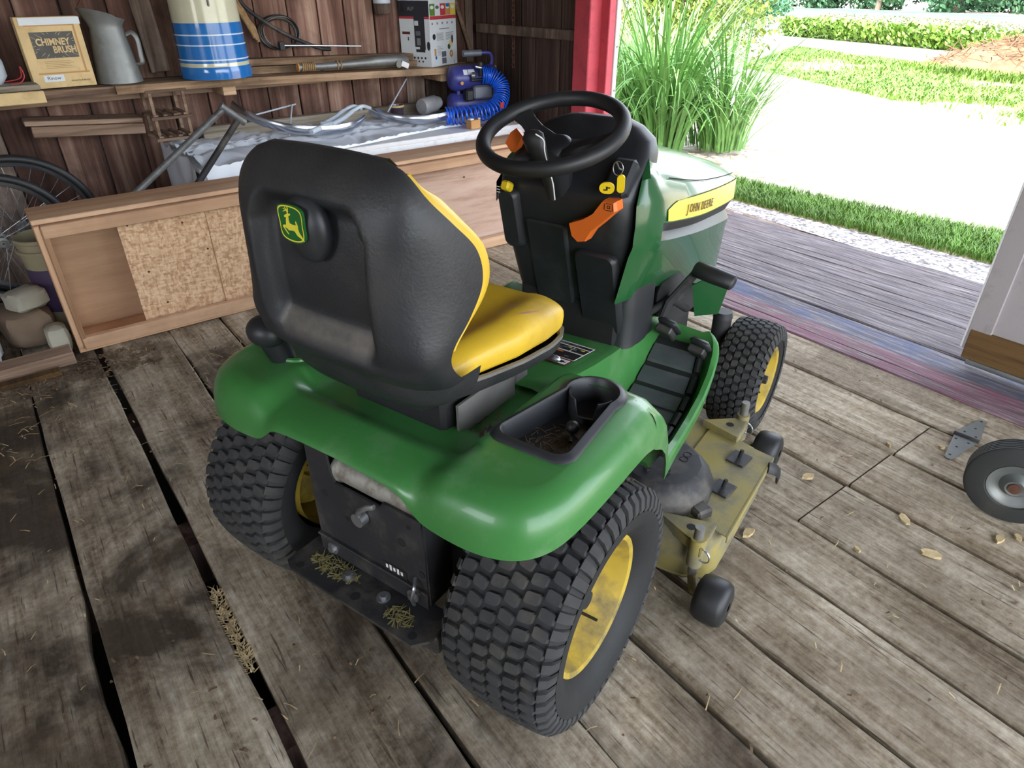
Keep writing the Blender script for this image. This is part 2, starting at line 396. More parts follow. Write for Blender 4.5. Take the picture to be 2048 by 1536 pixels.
M['galv'] = plain('galvanized_tin', srgb(132, 134, 132), 0.5, 0.55, var=0.18, scale=8, dirt=srgb(96, 92, 84), dscale=10, damt=0.4)
M['chrome'] = plain('dull_chrome', srgb(190, 196, 206), 0.22, 0.95, var=0.1, scale=8)
M['tube_paint'] = plain('worn_frame_enamel', srgb(110, 112, 112), 0.5, 0.4, var=0.2, scale=30, dirt=srgb(70, 58, 48), dscale=20, damt=0.5)
M['white_enamel'] = plain('white_enamel', srgb(196, 206, 216), 0.35, var=0.06)
M['card'] = plain('aged_cardboard', srgb(216, 188, 138), 0.85, var=0.1, scale=10, dirt=srgb(172, 138, 92), dscale=12, damt=0.35)
M['card_white'] = plain('white_cardboard', srgb(216, 222, 226), 0.6, var=0.04)
M['card_grey'] = plain('print_charcoal', srgb(44, 44, 52), 0.6, var=0.1)
M['card_edge'] = plain('raw_cardboard', srgb(150, 112, 78), 0.85, var=0.1)
M['crock_cream'] = plain('cream_glaze', srgb(206, 204, 176), 0.18, var=0.05, coat=0.6)
M['crock_blue'] = plain('blue_glaze', srgb(34, 112, 186), 0.18, var=0.08, coat=0.6)
M['crock_white'] = plain('pale_glaze_band', srgb(206, 224, 232), 0.2, var=0.03)
M['comp_blue'] = plain('violet_blue_enamel', srgb(58, 62, 138), 0.35, var=0.1, dirt=srgb(96, 96, 120), dscale=10, damt=0.35)
M['hose_blue'] = plain('blue_hose', srgb(16, 92, 222), 0.25, var=0.05, coat=0.3)
M['motor_grey'] = plain('motor_grey', srgb(110, 114, 124), 0.5, 0.3, var=0.15)
M['rope'] = plain('frayed_rope', srgb(150, 120, 84), 0.95, var=0.3, scale=40)
M['mug_brown'] = plain('mug_glaze', srgb(64, 52, 62), 0.25, var=0.2, coat=0.4)
M['brass'] = plain('tan_block', srgb(190, 140, 86), 0.6, var=0.1)
M['stone'] = plain('rubble_stone', srgb(124, 106, 88), 0.9, var=0.2, scale=6, bump=0.6, bs=20)
M['stone_pale'] = plain('pale_stone', srgb(164, 160, 144), 0.9, var=0.15, scale=6, bump=0.6, bs=20)
M['bucket_cream'] = plain('cream_bucket_plastic', srgb(150, 140, 112), 0.6, var=0.1)
M['bucket_purple'] = plain('purple_label', srgb(66, 50, 78), 0.6, var=0.12)
M['soil'] = plain('dark_soil', srgb(34, 28, 22), 0.95, var=0.3)
M['wheel_rubber'] = plain('small_tire_rubber', srgb(40, 41, 40), 0.75, var=0.15, dirt=srgb(64, 62, 54), dscale=10, damt=0.3)
M['galv_hub'] = plain('galvanized_hub', srgb(112, 116, 114), 0.45, 0.5, var=0.12, scale=10, dirt=srgb(112, 108, 98), dscale=12, damt=0.4)
M['rust'] = plain('rusty_steel', srgb(92, 58, 42), 0.85, 0.2, var=0.3, scale=30)
M['concrete'] = plain('concrete_sill', srgb(150, 148, 144), 0.9, var=0.12, scale=12, bump=0.3)
M['cloth'] = plain('plastic_drop_sheet', srgb(224, 230, 238), 0.35, var=0.06, scale=5)
M['glass_jar'] = plain('dusty_glass', srgb(150, 150, 150), 0.3, var=0.2)
M['dry'] = plain('wood_chip', srgb(176, 156, 116), 0.9, var=0.3, scale=40)
M['leaf_litter'] = plain('dead_leaf', srgb(100, 80, 58), 0.9, var=0.3, scale=30)
# outdoors
def gravel(name, c1, c2, c3, sc):
    m = NM(name); v = m.coord((1, 1, 1)); x = m.voro(v, sc, out='Color'); bw = m.n('ShaderNodeRGBToBW'); m.l(x, bw.inputs[0])
    n = m.noise(v, 1.2, 6)
    col = m.ramp(bw.outputs[0], [(0.2, c1), (0.5, c2), (0.8, c3)])
    col = m.mix(m.ramp(n, [(0.5, 0), (0.75, 0.5)]), col, c1)
    m.bump(m.voro(v, sc), 0.5, 0.02); return m.set(col, 0.9)
M['gravel'] = gravel('pale_gravel', srgb(96, 92, 92), srgb(168, 164, 164), srgb(226, 222, 220), 55)
M['yard'] = gravel('bright_gravel_yard', srgb(136, 124, 106), srgb(170, 158, 142), srgb(196, 186, 172), 14)
M['lawn_soil'] = gravel('dry_lawn_ground', srgb(140, 128, 90), srgb(166, 152, 112), srgb(186, 172, 136), 8)
M['grass'] = plain('lawn_grass_blade', srgb(92, 132, 48), 0.6, var=0.3, scale=3)
M['grass_far'] = gravel('far_field_green', srgb(62, 104, 74), srgb(72, 114, 84), srgb(86, 124, 96), 0.6)
M['bean'] = plain('bean_leaf', srgb(92, 126, 42), 0.6, var=0.35, scale=1.2)
M['bean_pale'] = plain('bean_field_canopy', srgb(132, 138, 104), 0.7, var=0.2, scale=1.2)
M['reed'] = plain('arching_grass_blade', srgb(96, 142, 72), 0.4, var=0.3, scale=3)
M['shrub'] = plain('shrub_leaf', srgb(104, 126, 44), 0.5, var=0.4, scale=4)
M['shrub_dark'] = plain('dark_shrub_leaf', srgb(56, 104, 70), 0.6, var=0.3, scale=4)
M['tree'] = plain('tree_leaf', srgb(52, 92, 58), 0.7, var=0.4, scale=0.6)
M['bark'] = plain('bark', srgb(110, 96, 84), 0.9, var=0.3, scale=10)
M['mound'] = plain('brush_pile_soil', srgb(112, 84, 60), 0.95, var=0.3, scale=3, bump=0.5, bs=10)
M['lantern'] = plain('grey_slate', srgb(110, 122, 144), 0.7, var=0.15)
# ------------------------------------------------------------------ riding mower
PSI = 0.3165
mower = thing('riding_mower', 'green and yellow riding lawn mower with black seat back parked on plank floor', 'lawn mower', (0, 0, 0), PSI-PI/2)
def P(mb, name, mat, ang=35, parent=None, weld=False, **kw): return mb.build(name, mat, parent or mower, ang, weld, **kw)

def tire(name, cx, cy, cz, R, W, rim_r, rows, nlug, lug_h, lug_fill=0.72, shoulder=True, inset=0.66):
    hw = W/2; mb = MB(); n = 96
    def crown(a): return R - lug_h - 0.012*(abs(a)/hw)**2.5
    prof = [(rim_r, -hw*inset), (rim_r+0.006, -hw*(inset+0.10)), (rim_r+0.02, -hw*(inset+0.22)), (rim_r+0.045, -hw*0.99), ((rim_r+R)/2+0.01, -hw*1.0), (R-0.055, -hw*0.985), (R-0.033, -hw*0.94)]
    for k in range(-4, 5): a = hw*0.86*k/4; prof.append((crown(a), a))
    prof += [(r, -a) for (r, a) in prof[6::-1]]
    mb.lathe([(r, a) for r, a in prof], (cx, cy, cz), (1, 0, 0), n)
    def pt(a, th, r): return (cx+a, cy+r*math.cos(th), cz+r*math.sin(th))
    mb.mi = 1
    pitch = 2*PI/nlug; sp = 2*hw*0.86/rows
    for k in range(rows):
        ac = -hw*0.86+sp*(k+0.5)
        for i in range(nlug):
            th = pitch*(i+(0.5 if k % 2 else 0)); da = sp*0.5*0.86; dt = pitch*0.5*lug_fill
            sk = 0.05*pitch*(1 if k % 2 else -1)
            vs = []
            for (rr, q) in ((-0.004, 1.06), (lug_h, 0.88)):
                for (u, v) in ((-1, -0.72), (-0.72, -1), (0.72, -1), (1, -0.72), (1, 0.72), (0.72, 1), (-0.72, 1), (-1, 0.72)):
                    a = ac+u*da*q; vs.append(pt(a, th+v*dt*q+sk*u, crown(a)+rr))
            fs = [(j, (j+1) % 8, 8+(j+1) % 8, 8+j) for j in range(8)]+[tuple(range(8, 16))]
            mb.add(vs, fs)
    if shoulder:
        for sgn in (-1, 1):
            for i in range(nlug):
                th = pitch*(i+0.25); dt = pitch*0.34; rows_ = []
                for (a, r, h) in ((0.83, crown(hw*0.83), 0.0), (0.85, crown(hw*0.85), lug_h), (0.955, R-0.028, lug_h*0.8), (1.0, R-0.048, 0.006), (0.99, R-0.055, -0.002)):
                    rows_.append([pt(sgn*(hw*a), th-dt, r-0.004), pt(sgn*hw*a+sgn*h*0.3, th-dt*0.85, r+h*0.9), pt(sgn*hw*a+sgn*h*0.3, th+dt*0.85, r+h*0.9), pt(sgn*hw*a, th+dt, r-0.004)])
                mb.grid(rows_, flip=sgn < 0)
    mb.v = [(x, y, max(z, 0.001)) for (x, y, z) in mb.v]
    return P(mb, name, [M['rubber'], M['rubber_lug']], 40)
def rim(t, cx, cy, cz, r, out, sgn, mat, depth=0.085):
    mb = MB()
    prof = [(r-0.012, -out*1.0), (r-0.012, out-0.02), (r+0.006, out-0.008), (r+0.010, out+0.002), (r+0.004, out+0.006), (r-0.006, out+0.002), (r-0.012, out-0.012), (r-0.022, out-0.045), (r-0.03, out-depth*0.9), (r*0.62, out-depth), (r*0.5, out-depth+0.012), (r*0.30, out-depth+0.012), (r*0.27, out-depth+0.03), (0.001, out-depth+0.034)]
    mb.lathe(prof, (cx, cy, cz), (sgn, 0, 0), 56)
    o = P(mb, 'wheel_rim', mat, 35, t)
    h = MB(); h.cyl((cx+sgn*(out-depth+0.03), cy, cz), (cx+sgn*(out-depth+0.055), cy, cz), r*0.16, r*0.13, 14)
    P(h, 'hub_cap', M['black_plastic'], 35, t)
    v = MB(); v.cyl((cx+sgn*(out-depth*0.9), cy+r*0.3, cz-r*0.70), (cx+sgn*(out-0.015), cy+r*0.28, cz-r*0.66), 0.004, 0.0035, 8); P(v, 'valve_stem', M['rubber_clean'], 35, t)
RX_, RZ_, RR = 0.385, 0.272, 0.28
for s_ in (1, -1):
    t = tire('rear_tire', s_*RX_, 0, RZ_, RR, 0.252, 0.155, 6, 50, 0.009, 0.72, True, 0.64)
    rim(t, s_*RX_, 0, RZ_, 0.155, 0.088, s_, M['yellow_rim'], 0.075)
for s_ in (1, -1):
    t = tire('front_tire', s_*0.395, 1.272, 0.198, 0.203, 0.165, 0.112, 6, 40, 0.007)
    rim(t, s_*0.395, 1.272, 0.198, 0.112, 0.066, s_, M['yellow_rim'], 0.05)

# frame, axles, hitch
mb = MB(); mb.box((0, 0.55, 0.36), (0.30, 1.45, 0.16)); mb.box((0, 0.05, 0.33), (0.40, 0.32, 0.22), ch=0.03); mb.box((0, 0.78, 0.40), (0.30, 0.5, 0.14)); mb.box((0, 1.1, 0.42), (0.28, 0.6, 0.10))
P(mb, 'chassis', M['dark'])
mb = MB(); mb.cyl((-0.33, 0, RZ_), (0.33, 0, RZ_), 0.045, n=20); P(mb, 'rear_axle', M['dark'])
mb = MB(); mb.box((0, 1.24, 0.27), (0.60, 0.07, 0.06), ch=0.01)
for s_ in (-1, 1): mb.cyl((s_*0.285, 1.235, 0.17), (s_*0.285, 1.235, 0.41), 0.032, n=18); mb.cyl((s_*0.285, 1.235, 0.41), (s_*0.285, 1.235, 0.432), 0.034, 0.030, n=18); mb.cyl((s_*0.285, 1.25, 0.198), (s_*0.40, 1.272, 0.198), 0.018, n=12)
P(mb, 'front_axle', M['frame_black'])
# rear plate with openings
mb = MB()
poly = [(-0.165, 0.245), (0.165, 0.245), (0.168, 0.40), (0.16, 0.485), (0.06, 0.485), (0.05, 0.47), (-0.085, 0.47), (-0.095, 0.50), (-0.10, 0.56), (-0.165, 0.56)]
mb.prism([(x, z) for x, z in poly], 0, 0.006, frame((0, -0.182, 0), (1, 0, 0), (0, 0, 1)))
mb.box((-0.168, -0.13, 0.40), (0.006, 0.11, 0.32)); mb.box((0.168, -0.13, 0.37), (0.006, 0.11, 0.25))
P(mb, 'rear_plate', M['frame_black'])
mb = MB(); mb.box((0, -0.188, 0.262), (0.335, 0.006, 0.05)); mb.box((0, -0.192, 0.288), (0.335, 0.012, 0.006), ch=0.002); P(mb, 'plate_flange', M['frame_black'])
mb = MB(); poly = [(-0.215, -0.165), (0.215, -0.165), (0.215, -0.245), (0.19, -0.275), (-0.19, -0.275), (-0.215, -0.262)]
mb.prism(poly, 0.218, 0.226); mb.box((0.185, -0.20, 0.19), (0.07, 0.06, 0.055), ch=0.006)
hp = P(mb, 'hitch_plate', M['frame_black'])
for (x, y, r) in ((-0.1765, -0.255, 0.010), (0.1765, -0.255, 0.010), (0.0, -0.248, 0.012)):
    h = MB(); h.cyl((x, y, 0.2255), (x, y, 0.2264), r, n=18); P(h, 'bolt_hole_shade', M['dark'], 35, hp)  # flat dark disc: the shade inside the hole, put into its colour
for (x, y, z, nx) in ((-0.055, -0.2156, 0.226, 0), (0.055, -0.2156, 0.226, 0), (-0.126, -0.192, 0.257, 1), (0.126, -0.192, 0.257, 1)):
    h = MB(); d = Vector((0, -1, 0)) if nx else Vector((0, 0, 1)); p = Vector((x, y, z))
    h.cyl(p, p+d*0.003, 0.016, n=20); h.cyl(p+d*0.003, p+d*0.010, 0.009, n=6); P(h, 'bolt', M['steel'], 35, hp)
for (x, z, r) in ((-0.125, 0.425, 0.010), (0.105, 0.40, 0.011), (0.155, 0.335, 0.009), (-0.06, 0.38, 0.006), (0.13, 0.455, 0.006)):
    h = MB(); h.cyl((x, -0.1885, z), (x, -0.1893, z), r, n=14); P(h, 'plate_hole_shade', M['dark'])  # no cut here, dark discs paint the shaded holes
mb = MB(); mb.cyl((-0.09, -0.15, 0.487), (0.155, -0.15, 0.487), 0.030, n=24); mb.cyl((-0.10, -0.15, 0.487), (-0.085, -0.15, 0.487), 0.034, n=24); P(mb, 'transaxle_tube', M['alu'])
mb = MB(); mb.tube([(0.0, -0.192, 0.425), (0.0, -0.205, 0.435), (0.015, -0.215, 0.46), (0.045, -0.215, 0.485), (0.06, -0.21, 0.49)], 0.006, 8); mb.cyl((-0.002, -0.19, 0.42), (-0.002, -0.21, 0.42), 0.017, n=18); P(mb, 'bypass_lever', M['steel'])
mb = MB(); mb.box((0.075, -0.1896, 0.298), (0.07, 0.001, 0.03)); st = P(mb, 'serial_sticker', M['black_ink'])
for i in range(5):
    h = MB(); h.box((0.052+i*0.011, -0.1903, 0.303), (0.006, 0.0006, 0.010+0.006*(i % 2))); P(h, 'sticker_print', M['white_ink'], 0, st)
mb = MB(); mb.tube(catmull([(0.135, -0.19, 0.315), (0.15, -0.21, 0.31), (0.145, -0.215, 0.28), (0.14, -0.205, 0.25)], 5), 0.004, 8); P(mb, 'wire_clip', M['steel'])
# grass clippings on hitch plate
def clump(name, cx, cy, cz, rx, ry, n, mat, seed, parent=None, L=0.022, **kw):
    rnd = random.Random(seed); mb = MB()
    for i in range(n):
        a = rnd.uniform(0, 2*PI); q = math.sqrt(rnd.random()); x = cx+rx*q*math.cos(a); y = cy+ry*q*math.sin(a); z = cz+rnd.uniform(0.0005, 0.006)*(1-q*0.6)
        th = rnd.uniform(0, PI); l = L*rnd.uniform(0.4, 1.3); wv = 0.0012*rnd.uniform(0.6, 1.4); up = rnd.uniform(-0.15, 0.25)
        d = Vector((math.cos(th), math.sin(th), up))*l/2; s = Vector((-math.sin(th), math.cos(th), 0.3))*wv; c = Vector((x, y, max(z, cz+abs(d.z)+0.0005)))
        mb.add([c-d-s, c-d+s, c+d+s*0.4, c+d-s*0.4], [(0, 1, 2, 3)])
    return mb.build(name, mat, parent, 0, **kw)
clump('grass_clippings', -0.10, -0.215, 0.226, 0.07, 0.024, 150, M['clippings'], 1, hp, kind='stuff')
clump('grass_clippings', 0.12, -0.235, 0.226, 0.035, 0.022, 60, M['clippings'], 2, hp, kind='stuff')

# fender deck -------------------------------------------------------
TRAY_Z = 0.667
def tray_outline(grow=0.0, n=40):
    """keyhole outline of tray plus cup ring, plan view (right fender)"""
    pts = []
    g = grow
    x0, x1, y0, y1 = 0.262-g, 0.408+g, -0.058-g, 0.125
    for (cx, cy, a0) in ((x1-0.025-g*0.5, y0+0.025+g*0.5, -PI/2), ):
        for i in range(6): a = a0+PI/2*i/5; pts.append((cx+(0.025+g*0.5)*math.cos(a), cy+(0.025+g*0.5)*math.sin(a)))
    cx, cy, r = 0.345, 0.168, 0.052+g
    a0, a1 = -0.35, PI+0.35
    for i in range(19): a = lerp(a0, a1, i/18); pts.append((cx+r*math.cos(a)*1.0, cy+r*math.sin(a)))
    for i in range(6): a = PI+PI/2*i/5; pts.append((x0+0.025+g*0.5+(0.025+g*0.5)*math.cos(a), y0+0.025+g*0.5+(0.025+g*0.5)*math.sin(a)))
    return pts
def in_poly(x, y, poly):
    c = False; n = len(poly)
    for i in range(n):
        x1, y1 = poly[i]; x2, y2 = poly[(i+1) % n]
        if (y1 > y) != (y2 > y) and x < (x2-x1)*(y-y1)/(y2-y1)+x1: c = not c
    return c
HOLE = tray_outline(0.012); INNER = tray_outline(-0.002)
def Hf(x, y):
    ax = abs(x)
    top = interp(y, [(-0.3, 0.655), (-0.2, 0.664), (-0.05, TRAY_Z), (0.19, TRAY_Z-0.001), (0.24, 0.655)])
    cen = interp(y, [(-0.3, 0.632), (-0.20, 0.640), (-0.155, 0.644), (-0.14, 0.640), (-0.11, 0.622), (-0.03, 0.616), (0.0, 0.600), (0.22, 0.592), (0.3, 0.58)])
    k = sstep(0.205, 0.25, ax) if y > -0.10 else sstep(0.20-0.0*ax, 0.262, ax)
    return lerp(cen, top, k)
# plan outline (right half), from rear centre round the corner to the fender front
OUT = [(0.0, -0.247, 0.617), (0.08, -0.248, 0.616), (0.15, -0.249, 0.612), (0.18, -0.250, 0.605), (0.205, -0.251, 0.585), (0.235, -0.252, 0.567), (0.30, -0.252, 0.560), (0.36, -0.247, 0.560), (0.41, -0.232, 0.563), (0.445, -0.207, 0.568), (0.468, -0.172, 0.575), (0.481, -0.125, 0.584), (0.487, -0.07, 0.590), (0.489, 0.0, 0.592), (0.489, 0.08, 0.592), (0.488, 0.14, 0.588), (0.486, 0.19, 0.572), (0.484, 0.22, 0.555)]
OUTR = catmull(OUT, 4)
loop = [Vector((-p.x, p.y, p.z)) for p in reversed(OUTR[1:])] + OUTR
mb = MB(); rows = []; NT = 30
prof_d = [0.0, 0.0015, 0.004, 0.009, 0.018, 0.030, 0.045, 0.065]
prof_h = [0.0, 0.18, 0.36, 0.54, 0.72, 0.85, 0.94, 1.0]
def skirt(i, p):
    sp = Vector((max(-0.30, min(0.30, p.x*0.62)), max(-0.02, min(0.22, p.y+0.02 if p.y > 0 else p.y*0.1)), 0))
    if p.y > 0.0: sp = Vector((p.x*0.4, p.y, 0))
    d = Vector((sp.x-p.x, sp.y-p.y, 0)); return d
for i, p in enumerate(loop):
    d = skirt(i, p); L = d.length; d.normalize(); row = []
    dist = prof_d + [0.065+(L-0.065)*k/NT for k in range(1, NT+1)]
    for j, ds in enumerate(dist):
        x = p.x+d.x*ds; y = p.y+d.y*ds
        h = Hf(x, y)
        if j < len(prof_d): z = p.z+(h-p.z)*prof_h[j]
        else: z = h
        row.append((x, y, z))
    row.insert(0, (p.x-d.x*-0.006, p.y+d.y*0.006, p.z+0.002))
    rows.append(row)
def sk(i, j):
    a = rows[i][j]; b = rows[i+1][j+1] if i+1 < len(rows) and j+1 < len(rows[0]) else a
    cx, cy = (a[0]+b[0])/2, (a[1]+b[1])/2
    if in_poly(cx, cy, HOLE): return True
    return any(in_poly(rows[u][v][0], rows[u][v][1], INNER) for u in (i, min(i+1, len(rows)-1)) for v in (j, min(j+1, len(rows[0])-1)))
mb.grid(rows, skip=sk)
# interior fill between the end points of the rows: seat pan
xs = [i/40*0.36-0.18 for i in range(41)]; ys = [-0.06+0.32*j/40 for j in range(41)]
mb.grid([[(x*1.12, y, Hf(x*1.12, y)-0.0015) for y in ys] for x in xs], flip=True)
for side in (-1, 1):   # shoulder fill on each fender top
    gx = [0.19+0.12*i/12 for i in range(13)]; gy = [-0.06+0.29*j/30 for j in range(31)]
    g = [[(side*x, y, Hf(x, y)-0.001) for y in gy] for x in gx]
    mb.grid(g, flip=side > 0, skip=(lambda i, j: in_poly((gx[i]+gx[min(i+1, 12)])/2, (gy[j]+gy[min(j+1, 30)])/2, HOLE) or any(in_poly(gx[min(i+u, 12)], gy[min(j+v, 30)], INNER) for u in (0, 1) for v in (0, 1))) if side > 0 else None)
P(mb, 'fender', M['green'], 50)

# footrest channels with tunnel: lofted along y
ST = [  # y, a(low outer) b c(lip) d(lip in) e(mat out) f(mat in) g(tunnel shoulder) h(tunnel centre)
 (0.205, (0.4845, 0.562), (0.485, 0.60), (0.470, 0.645), (0.43, 0.6655), (0.36, 0.667), (0.255, 0.666), (0.19, 0.600), (0.0, 0.592)),
 (0.245, (0.482, 0.535), (0.482, 0.575), (0.468, 0.622), (0.43, 0.648), (0.36, 0.655), (0.25, 0.652), (0.19, 0.592), (0.0, 0.585)),
 (0.285, (0.477, 0.495), (0.477, 0.54), (0.463, 0.585), (0.43, 0.606), (0.37, 0.612), (0.245, 0.610), (0.187, 0.582), (0.0, 0.576)),
 (0.32, (0.470, 0.445), (0.470, 0.49), (0.457, 0.53), (0.43, 0.545), (0.38, 0.545), (0.235, 0.545), (0.185, 0.572), (0.0, 0.566)),
 (0.355, (0.460, 0.385), (0.460, 0.43), (0.449, 0.465), (0.428, 0.472), (0.39, 0.455), (0.215, 0.455), (0.183, 0.562), (0.0, 0.557)),
 (0.385, (0.449, 0.342), (0.449, 0.385), (0.442, 0.412), (0.424, 0.415), (0.395, 0.375), (0.208, 0.375), (0.181, 0.553), (0.0, 0.550)),
 (0.41, (0.441, 0.322), (0.441, 0.36), (0.437, 0.385), (0.421, 0.387), (0.397, 0.338), (0.205, 0.338), (0.18, 0.546), (0.0, 0.544)),
 (0.50, (0.432, 0.330), (0.434, 0.36), (0.431, 0.380), (0.417, 0.382), (0.395, 0.330), (0.202, 0.330), (0.178, 0.528), (0.0, 0.528)),
 (0.60, (0.425, 0.338), (0.428, 0.368), (0.425, 0.388), (0.411, 0.390), (0.389, 0.334), (0.20, 0.334), (0.176, 0.514), (0.0, 0.514)),
 (0.70, (0.419, 0.355), (0.422, 0.388), (0.419, 0.408), (0.405, 0.410), (0.383, 0.352), (0.198, 0.352), (0.176, 0.505), (0.0, 0.503)),
 (0.78, (0.411, 0.390), (0.414, 0.420), (0.411, 0.440), (0.397, 0.442), (0.374, 0.395), (0.198, 0.395), (0.178, 0.512), (0.0, 0.498)),
 (0.84, (0.400, 0.425), (0.403, 0.452), (0.399, 0.472), (0.385, 0.476), (0.362, 0.440), (0.200, 0.440), (0.182, 0.528), (0.0, 0.497)),
 (0.875, (0.388, 0.447), (0.390, 0.474), (0.384, 0.494), (0.370, 0.500), (0.345, 0.476), (0.205, 0.476), (0.188, 0.541), (0.0, 0.497)),
 (0.890, (0.366, 0.470), (0.368, 0.492), (0.362, 0.508), (0.350, 0.516), (0.330, 0.508), (0.212, 0.518), (0.194, 0.548), (0.0, 0.497)),
]
ys = [s[0] for s in ST]
def st_at(y): return [(interp(y, [(s[0], s[k][0]) for s in ST]), interp(y, [(s[0], s[k][1]) for s in ST])) for k in range(1, 9)]
YS = sorted(set([ys[0]+(ys[-1]-ys[0])*i/60 for i in range(61)]))
for side in (1, -1):
    rows = []
    for y in YS:
        q = st_at(y); q2 = []
        q2 += [(q[0][0]-0.006, q[0][1]+0.003)] + q[:2] + [((q[1][0]*0.35+q[2][0]*0.65+0.004), q[1][1]*0.35+q[2][1]*0.65)] + q[2:5]
        q2 += [(lerp(q[4][0], q[5][0], 0.5), lerp(q[4][1], q[5][1], 0.5)), q[5]]
        q2 += [(lerp(q[5][0], q[6][0], 0.75)-0.0, lerp(q[5][1], q[6][1], 0.85)), q[6], (q[6][0]-0.02, q[6][1]+0.004), q[7]]
        e_ = 0.004*(1-sstep(0.21, 0.25, y))
        rows.append([(side*(x-e_*(x > 0.3)), y, z-e_) for x, z in q2])
    mb = MB(); mb.grid(rows, flip=side > 0)
    P(mb, 'footrest', M['green'], 42)
    # rubber mat with raised ribs
    mb = MB(); rows = []
    yy = [0.405+(0.865-0.405)*i/40 for i in range(41)]
    for y in yy:
        q = st_at(y); rows.append([(side*lerp(q[4][0], q[5][0], t), y, lerp(q[4][1], q[5][1], t)+0.006) for t in (0.02, 0.5, 0.98)])
    mb.grid(rows, flip=side > 0); mt = P(mb, 'footrest_mat', M['rubber_clean'])
    nr = 7
    for i in range(nr):
        y0 = 0.415+(0.86-0.415)*i/nr; y1 = y0+(0.86-0.415)/nr-0.012; rows = []
        for y, dz in ((y0, 0.004), (y0+0.004, 0.012), (y1-0.004, 0.012), (y1, 0.004)):
            q = st_at(y); rows.append([(side*lerp(q[4][0], q[5][0], t), y, lerp(q[4][1], q[5][1], t)+dz) for t in (0.14, 0.5, 0.97)])
        g = MB(); g.grid(rows, flip=side > 0); P(g, 'mat_tread', M['mat_rubber'], 20, mt)
        g = MB(); q0 = st_at(y0); q1 = st_at(y1)
        g.tube([(side*lerp(q0[4][0], q0[5][0], 0.06), y0, q0[4][1]+0.012), (side*lerp(q1[4][0], q1[5][0], 0.06), y1, q1[4][1]+0.012)], 0.010, 8); P(g, 'mat_edge_rib', M['rubber_clean'], 35, mt)

# tray insert with cup holder ------------------------------------------------
mb = MB(); o2 = tray_outline(0.022); o1 = tray_outline(0.010); o0 = tray_outline(0.0)
def zr(x, y): return TRAY_Z
rows = [[(x, y, zr(x, y)-0.004) for x, y in o2], [(x, y, zr(x, y)+0.003) for x, y in tray_outline(0.018)], [(x, y, zr(x, y)+0.008) for x, y in o1], [(x, y, zr(x, y)+0.009) for x, y in tray_outline(0.004)], [(x, y, zr(x, y)+0.004) for x, y in o0], [(x, y, zr(x, y)-0.045) for x, y in tray_outline(-0.004)]]
mb.grid(rows, cv=True, flip=True)
b = tray_outline(-0.004); mb.add([(x, y, TRAY_Z-0.045) for x, y in b], [tuple(range(len(b)))])
tr_ = P(mb, 'cup_holder_tray', M['black_plastic'], 40)
mb = MB()
for i in range(14):   # cup ring dividing wall
    a = PI+0.45+(PI-0.9)*i/13; 
    mb.add([], [])
ring = [(0.345+0.050*math.cos(a), 0.168+0.050*math.sin(a)) for a in [PI+0.15+(PI-0.3)*i/16 for i in range(17)]]
keep = [p for k, p in enumerate(ring)]
rows = []
for k, (x, y) in enumerate(keep):
    gap = 6 < k < 12
    z = TRAY_Z+(0.006 if not gap else -0.030)
    rows.append([(x, y, TRAY_Z-0.045), (x, y, z), (x*0.0+0.345+(x-0.345)*0.93, 0.168+(y-0.168)*0.93, z), (0.345+(x-0.345)*0.93, 0.168+(y-0.168)*0.93, TRAY_Z-0.045)])
mb.grid(rows); P(mb, 'cup_ring', M['black_plastic'], 30, tr_)
mb = MB(); mb.ball((0.352, 0.075, 0.640), 0.014, 12, 8); mb.cyl((0.352, 0.075, 0.632), (0.365, 0.045, 0.626), 0.004, n=8); P(mb, 'spare_knob', M['rubber_clean'], 35, tr_)
clump('tray_debris', 0.335, 0.03, TRAY_Z-0.0445, 0.055, 0.07, 90, M['leaf_litter'], 5, tr_, 0.02, kind='stuff')
# height lever on left fender + bolt on right
mb = MB(); mb.ball((-0.325, -0.115, 0.742), (0.050, 0.042, 0.036), 16, 12); mb.cyl((-0.32, -0.09, 0.66), (-0.325, -0.11, 0.735), 0.028, 0.034, 16); P(mb, 'lift_lever_knob', M['black_plastic'])
mb = MB(); mb.tube(catmull([(-0.40, -0.075, 0.669), (-0.37, -0.10, 0.669), (-0.30, -0.10, 0.669), (-0.265, -0.07, 0.669), (-0.28, 0.0, 0.669), (-0.39, 0.0, 0.669)], 6, True), 0.006, 8, closed=True); P(mb, 'lever_slot_trim', M['green'])
mb = MB(); mb.cyl((0.205, 0.0, 0.594+0.012), (0.205, 0.0, 0.594+0.017), 0.016, n=20); P(mb, 'washer', M['grey_steel'])
mb = MB(); mb.cyl((0.205, 0.0, 0.611), (0.205, 0.0, 0.622), 0.009, n=6); P(mb, 'fender_bolt', M['frame_black'])
clump('seat_pan_clippings', 0.12, 0.02, 0.601, 0.07, 0.09, 220, M['leaf_litter'], 8, mower, 0.02, kind='stuff')
